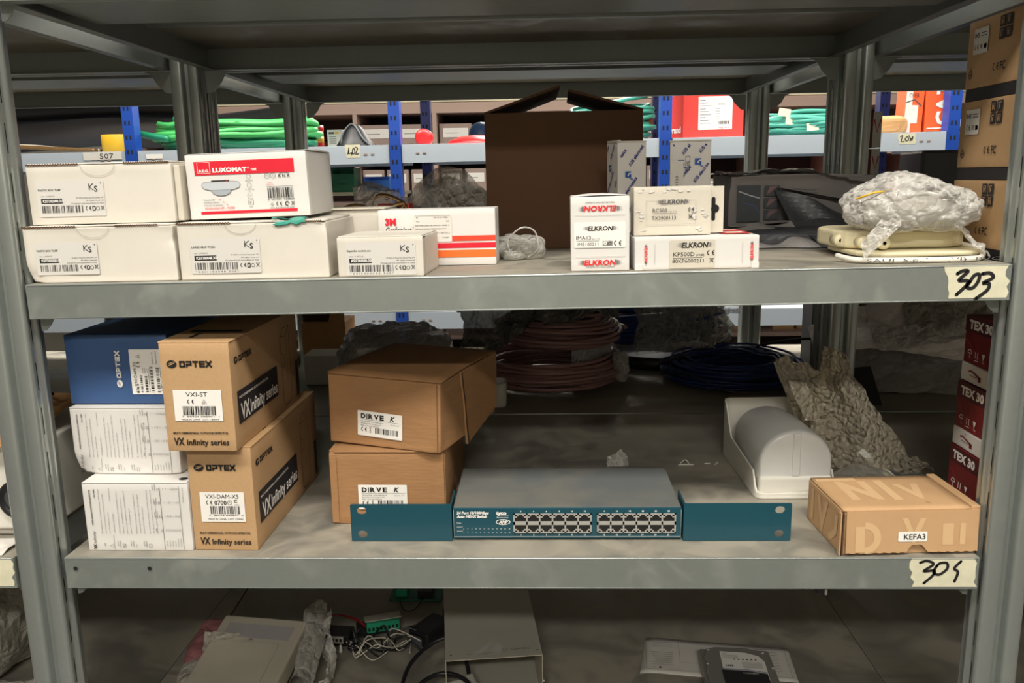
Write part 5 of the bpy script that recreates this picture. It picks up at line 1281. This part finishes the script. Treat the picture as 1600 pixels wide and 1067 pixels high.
# ---------------------------------------------------------------- second rack, level with shelf 304
Y2 = D1+.008
for (nm, lab, m, x, y, z, R, cs, n, wr, sd, rx, ry) in (
    ('cable_coil', 'mauve brown cable coil, lowest of the pile behind the brown cartons', 'mauvec', .545, .80, Z4, .128, (.030, .030), 26, .0042, 1, 0, 0),
    ('cable_coil', 'mauve brown cable coil in plastic on top of the lower one behind the brown cartons', 'mauvec', .565, .81, Z4+.080, .108, (.028, .036), 26, .0042, 2, 0, 2),
    ('cable_coil', 'dark blue cable coil in a clear bag standing behind the mauve coils', 'bluec', .795, 1.0, Z4+.045, .120, (.030, .045), 30, .0048, 3, -4, -4),
    ('cable_coil', 'loose dark blue and black cable coil behind the white siren', 'bluec', .915, .795, Z4, .105, (.042, .026), 40, .0026, 4, 0, 0)):
    t = thing(nm, lab, 'cable coil', (x, y, z), rx=rx, ry=ry)
    coil('turns', t, m, R, cs, n, wr, sd, ell=.92, wob=.006 if sd == 4 else .003)
    if sd == 4:
        coil('turns', t, 'rubber', .11, (.035, .016), 12, .0024, 14, ell=.9, wob=.012)
        q = MB(); q.tube(spline([(.06, .05, .06), (.12, .0, .082), (.165, -.04, .095), (.18, -.06, .120)]), .0028, 'rubber', 6); q.tube(spline([(-.13, -.02, .03), (-.15, -.06, .03), (-.10, -.10, .035), (-.03, -.125, .006)]), .0022, 'rubber', 6); q.tube(spline([(-.10, .0, .05), (-.145, -.03, .045), (-.15, .01, .03), (-.12, .03, .03)]), .0022, 'rubber', 6); q.build('cable_end', t)
    if sd == 3:
        sheet('bag', t, 'film', lambda a, b: ((.155+.012*math.sin(b*9))*math.cos(-2.0+3.0*a), (.145)*math.sin(-2.0+3.0*a), -.01+.135*b), .018, 16, 71, 60, 24)
        sheet('bag', t, 'wrap', lambda a, b: (.10+.075*a, -.08-.02*b+.03*a, .05+.085*b), .018, 26, 72, 30, 30)
t = thing('drum_block', 'dark plastic drum under the bagged blue coil', 'drum', (.795, 1.0, Z4))
q = MB(); q.lathe([(.12, 0), (.125, .002), (.125, .026), (.12, .028)], 'black', 36); q.build('body', t)
t = thing('plastic_bag', 'torn dark plastic bag draped over the mauve coils behind the brown cartons', 'plastic bag', (.53, .80, Z4))
sheet('film', t, 'filmg', lambda a, b: (-.150+.295*a, -.148-.012*math.sin(a*6)-.02*math.sin(a*math.pi)+.04*b, .178-.115*(1-b)*(max(0, 1-a*1.9)**1.2)-.022*(1-b)), .020, 20, 73, 70, 30)
sheet('film', t, 'filmg', lambda a, b: (-.160+.330*a, -.11+.20*b, .168+.012*math.sin(a*8)), .018, 18, 74, 50, 30)
t = thing('plastic_bag', 'grey printed plastic bag round the coil end right of the mauve coils', 'plastic bag', (.648, .745, Z4))
sheet('film', t, 'greybag', lambda a, b: (-.058+.088*a, -.020+.055*a*a, .001+.080*b-.012*math.sin(a*3)*(1-b)), .010, 24, 75, 40, 26, zmin=.0005)
D = Decal((-.04, -.031, .015), (1, .35, 0), (0, 0, 1), lift=.004); D.poly([(.0, .008), (.022, .0), (.010, .022), (.006, .034)], [(0, 1, 2, 3)], 'navy2', 0); D.arc(.030, .018, .016, .001, 'grey ink'); D.text('LT', .026, .012, .010, 'navy'); D.build('print', t)
blob('film', t, 'wrap', (.040, .012, .042), (.020, .03, .036), 76, .4, 40, 30, 20, flat=None)
t = thing('plastic_bag', 'dull grey plastic bag bulging behind the upper brown carton', 'plastic bag', (.255, .66, Z4))
blob('film', t, 'filmp', (.0, 0, .078), (.125, .085, .074), 77, .25, 12, 70, 40, flat=.93, power=.6, fine=.06)
t = thing('plastic_bag', 'dark bag added to block the bright far aisle behind the blue carton', 'plastic bag', (-.215, .80, Z4))
blob('film', t, 'darkgrey', (0, 0, .10), (.135, .11, .125), 78, .25, 10, 50, 30, flat=.79)  # added filler that keeps this gap dark by hiding the lit aisle
t = thing('switch_box', 'small white plastic box on the second rack left of the brown cartons', 'box', (.052, .78, Z4))
q = MB(); q.box((0, 0, 0), (.085, .07, .058), 'plastic'); q.build('body', t, .003)
q = MB(); q.box((-.001, -.001, .043), (.086, .071, .061), 'plastic'); q.build('lid', t, .002)
t = thing('plastic_tub', 'white plastic tub peeping out right of the upper brown carton', 'tub', (.428, .60, Z4))
q = MB(); q.prism(rr_pts(0, 0, .040, .05, .01), 0, .045, 'plastic'); q.build('body', t, .003)
# big grey wrapped panel on the right
t = thing('wrapped_parcel', 'large grey parcel loosely wrapped in plastic film behind the bubble wrap', 'parcel', (1.20, .735, Z4), rz=-4)
sheet('film', t, 'greybag', lambda a, b: (-.125+.285*a, -.060+.10*b+.01*math.sin(a*5), .001+.105*b+.02*a*b), .012, 11, 81, 46, 36, zmin=.0006)
sheet('film', t, 'litbag', lambda a, b: (-.150+.330*a, -.045+.075*b, .072+.135*b*(.30+.75*a)+.012*math.sin(a*5)), .012, 11, 82, 56, 36)
sheet('film', t, 'milky', lambda a, b: (.02+.165*a, -.035+.07*b, .12+.075*b), .016, 15, 85, 40, 26)
sheet('film', t, 'wrap', lambda a, b: (-.05+.20*a, -.075+.03*b, .090+.035*b+.02*a), .016, 22, 83, 50, 26)
q = MB(); q.box((-.03, .0, .0), (.15, .012, .088), 'darkgrey'); q.build('panel', t, .001, loc=(0, 0, .004), rot=(math.radians(-16), 0, math.radians(2)))
q = MB(); q.box((-.13, .07, 0), (.17, .16, .16), 'greybag'); q.build('block', t, .006)
t = thing('foam_sheet', 'dark folded sheet at the foot of the wrapped panel behind the bubble wrap', 'sheet', (1.085, .60, Z4))
q = MB(); q.add([(-.03, .0, .001), (.05, .0, .001), (.045, .05, .060), (-.045, .04, .055)], [(0, 1, 2, 3)], 'blackband'); q.build('sheet', t, solid=.002)

# ---------------------------------------------------------------- blue rack beyond the second aisle
BR = thing('storage_rack', 'rack with blue posts and pale grey-blue shelves across the far aisle', 'shelving rack', (0, 2.15, 0))
def bpost(x, y, m):
    q = MB(); q.box((0, 0, 0), (.040, .004, 2.3), m); q.box((0, .004, 0), (.004, .05, 2.3), m); q.box((.036, .004, 0), (.040, .05, 2.3), m)
    for k in range(44):
        z = .05+k*.05
        for u in (.012, .026): q.box((u-.004, -.0006, z), (u+.002, .0, z+.014), 'slot')
    q.build('post', BR, loc=(x, y, 0))
for x in (-.945, .003, .953, 1.938): bpost(x, 0, 'bluepaint')
for x in (-.905, .045, .995, 1.905): bpost(x, .52, 'blueshade')
def BZ(x): return 1.4658+.0066*x
for za, tl in ((0, 1), (.868, 0), (2.05, 0), (.30, 0)):
    for x0, x1 in ((-1.90, -.948), (-.902, .001), (.046, .951), (.996, 1.936), (1.981, 2.9)):
        q = MB(); w = x1-x0; L = .064
        q.box((0, 0, -.002), (w, .56, 0), 'greybeam'); q.box((0, 0, -L), (w, .002, -.002), 'greybeam'); q.box((0, .558, -L), (w, .56, -.002), 'greybeam'); q.box((0, .002, -L), (w, .03, -L+.002), 'greybeam')
        for u in (.05, .075, w-.09, w-.065): q.box((u, -.0012, -.034), (u+.012, .0, -.028), 'bin')
        for yy in (.18, .36): q.box((0, yy, -.03), (w, yy+.03, -.002), 'greybeam')
        o = q.build('shelf', BR, .001, loc=(x0, .004, BZ(x0) if tl else za), rot=(0, -.0066 if tl else 0, 0))
        if tl and abs(x0+.902) < .01:
            tape(o, .745, .800, -.042, .004, [[(.2, .3), (.3, .8), (.25, .35), (.45, .4), (.4, .2)], [(.55, .7), (.5, .3), (.65, .4), (.6, .75), (.5, .6)], [(.72, .8), (.85, .7), (.7, .3), (.9, .3)]], 4, ht=.003, label='cream tag marked 402')
        if tl and abs(x0+1.90) < .01: pass
        if tl and abs(x0-.996) < .01:
            tape(o, .775, .835, -.040, -.004, [[(.15, .7), (.28, .8), (.2, .3), (.38, .25)], [(.5, .3), (.42, .5), (.55, .7), (.62, .4), (.5, .3)], [(.62, .8), (.8, .35), (.85, .7), (.7, .3)]], 6, ht=.003, label='cream tag marked 204')
        if tl and abs(x0+.902) < .01:
            d = Decal((0, 0, -.04), (1, 0, 0), (0, 0, 1), lift=.0016); d.rect(.03, .012, .09, .028, 'paper'); d.build('white_tag', o)
        if za == .868 and abs(x0-.996) < .01:
            d = Decal((0, 0, -.05), (1, 0, 0), (0, 0, 1), lift=.0016); d.rect(.58, .006, .76, .046, 'paper', 0); d.text('203', .70, .012, .026, 'ink', w=.05); d.rect(.1, .01, .2, .046, 'paper', 0); d.build('white_tag', o)
d = Decal((0, 0, -.046), (1, 0, 0), (0, 0, 1), lift=.0016)
o = [c for c in BR.children if c.name.startswith('shelf') and abs(c.location.x+1.90) < .01 and c.location.z > 1.4 and c.location.z < 1.6][0]
d.rect(.80, .018, .94, .045, 'paper2', 0); d.text('507', .86, .022, .018, 'ink', w=.05); d.build('white_tag', o)

def at(name, lab, cat, x, y, z, rz=0, group=None, rx=0, ry=0):
    if 1.44 < z < 1.55: ry -= .378; z += .0004
    return thing(name, lab, cat, (x, y, z), rz, group, rx, ry)
zb = BZ(-1.1)+.0002
t = at('foam_pipe', 'long dark grey foam pipe insulation lying on the far blue rack at the left', 'pipe insulation', -1.45, 2.52, zb+.012)
q = MB(); q.tube(spline([(-.35, 0, .05), (-.05, 0, .062), (.25, -.03, .075), (.50, -.05, .062), (.78, .0, .085), (1.05, .05, .120)], 10), [.055]*51, 'foam', 16); q.build('tube', t)
q = MB(); q.tube(spline([(-.30, .06, .165), (.0, .06, .170), (.35, .05, .172), (.62, .05, .165)], 8), .05, 'black', 14); q.build('tube', t)
t = at('cable_bundle', 'brown and white cables under the foam insulation', 'cable', -1.46, 2.26, zb)
for k in range(7):
    q = MB(); q.tube(spline([(-.2, .02*k, .010), (.0, .015*k, .026+.004*(k % 3)), (.2, .01*k, .015+.004*(k % 2)), (.35, .015*k, .008)]), .006, 'whitewire' if k in (2, 5) else 'band', 6); q.build('cable', t)
t = at('tape_spool', 'yellow spool standing behind the leftmost blue post', 'spool', -1.035, 2.30, BZ(-1.035))
q = MB(); q.lathe([(.06, 0), (.062, .003), (.062, .062), (.06, .065), (.03, .065), (.028, .003)], 'yellow', 28); q.build('body', t)
t = at('cable_coil', 'bright green cable coil lying on the far blue rack behind the left rear post', 'cable coil', -.585, 2.315, BZ(-.61))
coil('turns', t, 'green', .27, (.055, .045), 15, .0125, 31, ell=.42, wob=.012)
coil('turns', t, 'green2', .26, (.05, .02), 4, .0125, 34, ell=.42, wob=.02)
q = MB(); q.tube(spline([(-.372, -.06, .07), (-.30, -.09, .055), (-.22, -.12, .04)]), .0125, 'green2', 8); q.tube(spline([(-.22, -.05, .115), (-.15, -.06, .095), (-.05, -.08, .075)]), .0125, 'green2', 8); q.build('cable_end', t)
t = at('paint_bucket', 'red and yellow tin on the far rack right of the green cable coil', 'tin', -.37, 2.55, BZ(-.37))
q = MB(); q.lathe([(.038, 0), (.04, .004), (.04, .075)], 'redp', 24); q.lathe([(.0402, .075), (.042, .078), (.042, .098), (0, .1)], 'redp', 24); q.lathe([(.0406, .03), (.0406, .055)], 'yellow', 24); q.build('body', t)
for X, lb in ((-.292, 'small white carton with a printed face standing on the far rack'), (-.215, 'small white carton partly behind the black funnel')):
    t = at('small_carton', lb, 'carton', X, 2.46, BZ(X)); q = MB(); q.box((0, 0, 0), (.060, .05, .074), 'white2'); q.build('body', t, .001)
    D = Decal((0, 0, 0), (1, 0, 0), (0, 0, 1)); D.rect(.006, .058, .028, .066, 'grey ink'); D.rect(.030, .058, .045, .066, 'yellow'); [D.line([(.008, .048-.008*k), (.035, .048-.008*k)], .002, 'grey ink') for k in range(4)]; D.build('print', t)
t = at('black_funnel', 'black folded rubber boot on the far rack above the tag 402', 'rubber boot', -.165, 2.38, BZ(-.165))
q = MB(); q.lathe([(.075, 0), (.072, .01), (.055, .035), (.036, .066), (.02, .082), (.012, .086), (0, .086)], 'black', 24); q.build('body', t)
q = MB(); q.tube(spline([(-.045, -.05, .004), (-.04, -.035, .05), (-.012, -.02, .086), (.01, -.03, .075), (.04, -.05, .03), (.07, -.05, .003)]), .004, 'darkgrey', 6); q.build('rim', t)
t = at('tape_roll', 'red roll on the far rack between the blue posts', 'roll', .098, 2.38, BZ(.098))
q = MB(); X_ = Matrix.Translation((0, 0, .032)) @ Matrix.Rotation(math.radians(90), 4, 'X'); q.lathe([(.012, .03), (.032, .03), (.032, -.03), (.012, -.03)], 'redp', 28, X_); q.lathe([(0, .026), (.012, .026)], 'plastic', 18, X_); q.build('body', t)
t = at('red_dish', 'flat red lid lying on the far rack left of the big brown carton', 'lid', .285, 2.40, BZ(.285))
q = MB(); q.lathe([(.108, 0), (.110, .004), (.09, .020), (.05, .034), (0, .038)], 'redp', 36); q.build('body', t)
t = at('blue_dome', 'slate blue dome shaped cap behind the flat red lid', 'cap', .30, 2.57, BZ(.30))
q = MB(); q.lathe([(.05, 0), (.05, .045), (.046, .066), (.034, .085), (.018, .094), (0, .097)], 'bluedome', 28); q.build('body', t)
t = at('cable_coil', 'teal cable coil on the far rack behind the big brown carton', 'cable coil', .80, 2.44, BZ(.80)+.008, ry=-2)
coil('turns', t, 'tealc', .155, (.03, .075), 26, .0075, 35, ell=.62, wob=.006)
q = MB(); q.box((.13, -.04, .03), (.165, .0, .10), 'band'); q.build('wrap_band', t, .01)
t = at('red_carton', 'red carton with a large white sticker beside the blue post on the far rack', 'carton', 1.045, 2.22, BZ(1.05), rz=1.5)
q = MB(); w, d, h = .212, .16, .150; q.box((0, 0, 0), (w, d, h), 'redcard'); q.build('body', t, .001)
q = MB(); q.add([(-.001, 0, .001), (-.001, 0, h), (-.05, .10, h), (-.05, .10, .001)], [(0, 1, 2, 3)], 'redcard'); q.build('side_flap', t, solid=.002)
D = front(lift=.0008); D.rrect(.052, .028, .172, .142, .003, 'paper', 0); D.line([(.108, .034), (.108, .136)], .0006, 'grey ink')
for k in range(9): D.line([(.058, .130-.010*k), (.058+.02+.02*((k*7) % 3)/2, .130-.010*k)], .0018, 'grey ink')
for k in range(5): D.line([(.112, .100-.009*k), (.128, .100-.009*k)], .0012, 'grey ink')
D.text('BTICINO', .122, .112, .006, 'grey ink', w=.024); D.bars(.124, .046, .164, .058, 3, n=26); D.text('legrand', .126, .032, .007, 'red', w=.036); D.build('sticker', t)
D = Decal((-.05, .10, 0), (.049, -.10, 0), (0, 0, 1), lift=.002); D.text('legrand', .02, .02, .022, 'whiteink', w=.08, bold=.03); D.build('side_print', t)
t = at('cable_coil', 'teal cable coil with paper tags on the far rack left of the right rear post', 'cable coil', 1.545, 2.40, BZ(1.545))
coil('turns', t, 'tealc', .165, (.03, .045), 28, .0075, 37, ell=.7, wob=.010)
for (X, Z, a) in ((-.125, .085, 10), (-.10, .055, 5), (-.03, .032, -5)):
    q = MB(); q.box((-.022, -.004, -.014), (.022, -.002, .014), 'tape'); q.build('paper_tag', t, .001, loc=(X, -.135 + abs(X)*.25, Z), rot=(0, math.radians(a), 0))
t = at('brown_packet', 'small brown paper packet on the far rack right of the right rear post', 'packet', 1.755, 2.24, BZ(1.70), rz=-8)
blob('body', t, 'woodc', (0, 0, .026), (.075, .05, .035), 91, .12, 12, 30, 20, flat=.72, power=.5)
t = at('orange_carton', 'grey and orange upright carton on the far rack left of the one lettered CAT', 'carton', 1.815, 2.22, BZ(1.83)+.003, ry=2)
q = MB(); q.box((0, 0, 0), (.062, .08, .150), 'orangecard'); q.build('body', t, .001)
D = front(lift=.001); D.rect(.0, .0, .022, .15, 'paper2', 0); D.rect(.022, .03, .044, .092, 'paper2', 0); D.text('OVER', .010, .118, .014, 'ink', w=.034); D.line([(.0, .10), (.03, .112), (.055, .09)], .004, 'grey ink'); D.build('front_print', t)
t = at('orange_carton', 'orange upright carton lettered CAT on the far rack beside the rightmost blue post', 'carton', 1.888, 2.216, BZ(1.9)+.003, rz=-3, ry=-1)
q = MB(); q.box((0, 0, 0), (.105, .08, .155), 'orangecard'); q.build('body', t, .001)
D = front(lift=.001); F = D.sub(.072, .018, 90); F.text('CAT', .0, 0-.0, .052, 'paper', w=.150, bold=.04) if False else F.text('CA', .0, -.012, .048, 'paper', w=.100, bold=.04); F.text('T', .106, -.012, .048, 'paper', w=.028, bold=.04); D.line([(.006, .010), (.098, .010)], .004, 'paper'); D.build('front_print', t)
t = at('cable_coil', 'grey cable coil hanging at the rightmost blue post behind the tan cartons', 'cable coil', 2.06, 2.40, BZ(2.06)+.110, rx=78, rz=10)
coil('turns', t, 'greyc', .085, (.02, .02), 9, .007, 39, wob=.004)
t = at('grey_folder', 'dark grey plastic case standing on the second rack left of the tan cartons', 'case', 1.26, .80, 1.2506, rz=-3)
q = MB(); q.box((0, 0, 0), (.20, .12, .135), 'darkgrey'); q.build('body', t, .006)
# things on the lower far shelf
zl = .868
for X, Y, lb, m, w, h in ((-.245, 2.30, 'green plastic storage bin seen below the tag 402', 'greenbin', .085, .09), (-.135, 2.34, 'blue plastic storage bin beside the green one below the tag 402', 'bluebin', .10, .055)):
    t = at('storage_bin', lb, 'storage bin', X, Y, 1.3022)
    q = MB(); q.box((0, 0, 0), (w, .12, .004), m); q.box((0, 0, .004), (w, .003, h*.75), m); q.box((0, .117, .004), (w, .12, h), m); q.box((0, .003, .004), (.003, .117, h), m); q.box((w-.003, .003, .004), (w, .117, h), m); q.build('body', t, .002)
    q = MB(); q.box((w*.3, -.004, h*.35), (w*.7, 0, h*.55), m); q.build('label_holder', t, .001)
t = at('wooden_shelf_board', 'pale board under the green and blue bins', 'board', -.30, 2.27, 1.290)
q = MB(); q.box((0, 0, 0), (.32, .25, .012), 'ivory'); q.build('board', t, .002)
for X in (.0, .31): q = MB(); q.box((X, .01, -.4215), (X+.01, .03, .0), 'black'); q.box((X, .2, -.4215), (X+.01, .22, .0), 'black'); q.build('leg', t)
t = at('open_carton', 'open brown cardboard box seen under shelf 303 beside the left rear post', 'carton', .06, 2.24, zl-.001+.003)
q = MB(); q.box((0, 0, .0), (.30, .20, .02), 'woodc'); q.build('body', t, .002)
# the visible one stands nearer, on the second rack
t.name = 'flat_carton'; t['label'] = 'flattened brown card lying on the lower far shelf right of the blue post'; t['category'] = 'cardboard'
t = at('open_carton', 'brown cardboard box with a slanting flap seen beside the left rear post under shelf 303', 'carton', -.010, .99, Z4)
q = MB(); w, d, h = .100, .10, .150; q.box((0, 0, 0), (w, d, h*.62), 'woodc'); q.build('body', t, .001)
q = MB(); q.add([(w*.45, .0, h*.2), (w, .0, h*.6), (w*.98, -.004, h*1.06), (w*.70, -.002, h*.8)], [(0, 1, 2, 3)], 'woodc'); q.add([(.0, .02, h*.6), (w*.9, .02, h*.6), (w*.9, .0, h*1.05), (.0, .0, h*1.02)], [(0, 1, 2, 3)], 'dkbrown'); q.build('flap', t, solid=.002)
# red and white cartons on the second rack right, dark teal boxes
for k in range(3):
    t = at('red_carton', ('lowest', 'middle', 'topmost')[k]+' of the dark red cartons stacked behind the right rear post', 'carton', 1.60, 2.20, 1.135+.098*k-.29+.0, group='dark red cartons behind the right rear post') if False else at('red_carton', ('lowest', 'middle', 'topmost')[k]+' of the dark red cartons stacked behind the right rear post', 'carton', 1.140, .90, 1.2506+.072*k-.0, group='dark red cartons behind the right rear post')
    q = MB(); q.box((0, 0, 0), (.080, .10, .070), 'darkred'); q.build('body', t, .001)
    D = front(lift=.0008); D.disc(.034, .036, .022, 'grey ink', ry=.016, lay=0); D.disc(.034, .036, .018, 'darkred', ry=.013); D.rect(.062, .0, .079, .070, 'paper', 0); D.line([(.064, .055), (.0705, .03), (.077, .055)], .003, 'redcard'); D.build('front_print', t)

# ---------------------------------------------------------------- parts shelving on the far wall
WS = thing('parts_shelving', 'brown-grey pigeonhole shelving full of parts boxes along the far wall', 'pigeonhole shelving', (0, 3.75, 0))
rows = [.28, .455, .63, .86, 1.03, 1.20, 1.44, 1.69]; cols = [-1.75+.43*k for k in range(12)]
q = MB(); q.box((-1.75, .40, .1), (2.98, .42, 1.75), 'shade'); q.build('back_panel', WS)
for z in rows: q = MB(); q.box((-1.75, 0, z), (2.98, .40, z+.022 if z != 1.69 else z+.055), 'mauve'); q.build('shelf', WS, .001)
for x in cols: q = MB(); q.box((x-.012, .001, .0), (x+.012, .399, 1.69), 'mauve'); q.build('upright', WS, .001)
q = MB(); q.box((-1.75, -.004, 1.747), (2.98, .30, 1.80), 'ivory'); 
t = thing('box_row', 'row of pale flat cartons lying on top of the pigeonhole shelving', 'cartons', (0, 3.75, 0)); q.build('cartons', t, .003)
r = random.Random(77); G = 'parts boxes in the pigeonholes'
proto = {}
def pbox(m, w, h, d, lab):
    k = (m, w, h)
    if k not in proto:
        t = thing('parts_box', lab, 'parts box', (0, 0, 0), 0, G)
        q = MB(); q.box((0, 0, 0), (w, d, h), m); q.build('body', t, .002)
        D = front(lift=.0012); D.rect(w*.12, h*.60, w*.88, h*.86, 'paper2', 0); D.box(w*.12, h*.60, w*.88, h*.86, .002, 'paper'); D.line([(w*.2, h*.72), (w*.6, h*.72)], .003, 'grey ink')
        if m == 'bin': D.line([(w*.35, h*.15), (w*.35, h*.42), (w*.45, h*.42)], .003, 'grey ink'); D.line([(w*.55, h*.42), (w*.65, h*.42), (w*.58, h*.15)], .003, 'grey ink')
        D.build('front_label', t); proto[k] = t; return t
    s = proto[k]; c = s.copy(); COL.objects.link(c)
    for ch in s.children:
        e = ch.copy(); COL.objects.link(e); e.parent = c
    return c
names_ = {'bin': 'grey-brown', 'white2': 'white', 'redcard': 'red', 'orangecard': 'orange', 'woodc': 'cardboard coloured', 'mauve': 'brown-grey'}
for ri, z in enumerate(rows[:-1]):
    hh = rows[ri+1]-z-.022
    for ci in range(len(cols)-1):
        x0, x1 = cols[ci]+.014, cols[ci+1]-.014
        if x1 < -1.3 or x0 > 2.75 or ri == 0: continue
        dark = ri >= 3 and x1 < -.2
        n = 2 if ri in (6,) and x0 < .7 else 3
        if dark and ri != 3: n = 1
        for k in range(n):
            xx = x0+(x1-x0)*k/n+.006; w = .118 if n == 3 else .176
            if ri >= 3 and x0 < 1.0 and not dark: m = 'bin'; h = round(min(hh-.03, .175), 3)
            else:
                m = r.choice(('white2', 'redcard', 'bin', 'woodc', 'orangecard', 'white2')); h = r.choice((.05, .07, .10))
                if r.random() < .25: continue
            h = min(h, hh-.012)
            o = pbox(m, w, round(h, 3), .30, '')
            o.location = (xx, 3.80 if m == 'bin' else 3.83, z+.0221)
            side = 'left of the big brown carton' if xx < .4 else 'behind the keypad cartons' if xx < 1.2 else 'right of the blue posts'
            rown = ('bottom', 'second lowest', 'third lowest', 'middle', 'upper middle', 'third highest', 'second highest', 'top')[ri]
            o['label'] = '%s parts box on the %s pigeonhole row, %s' % (names_[m], rown, side); o['category'] = 'parts box'; o['group'] = G+', '+rown+' row, '+names_[m]+', '+side
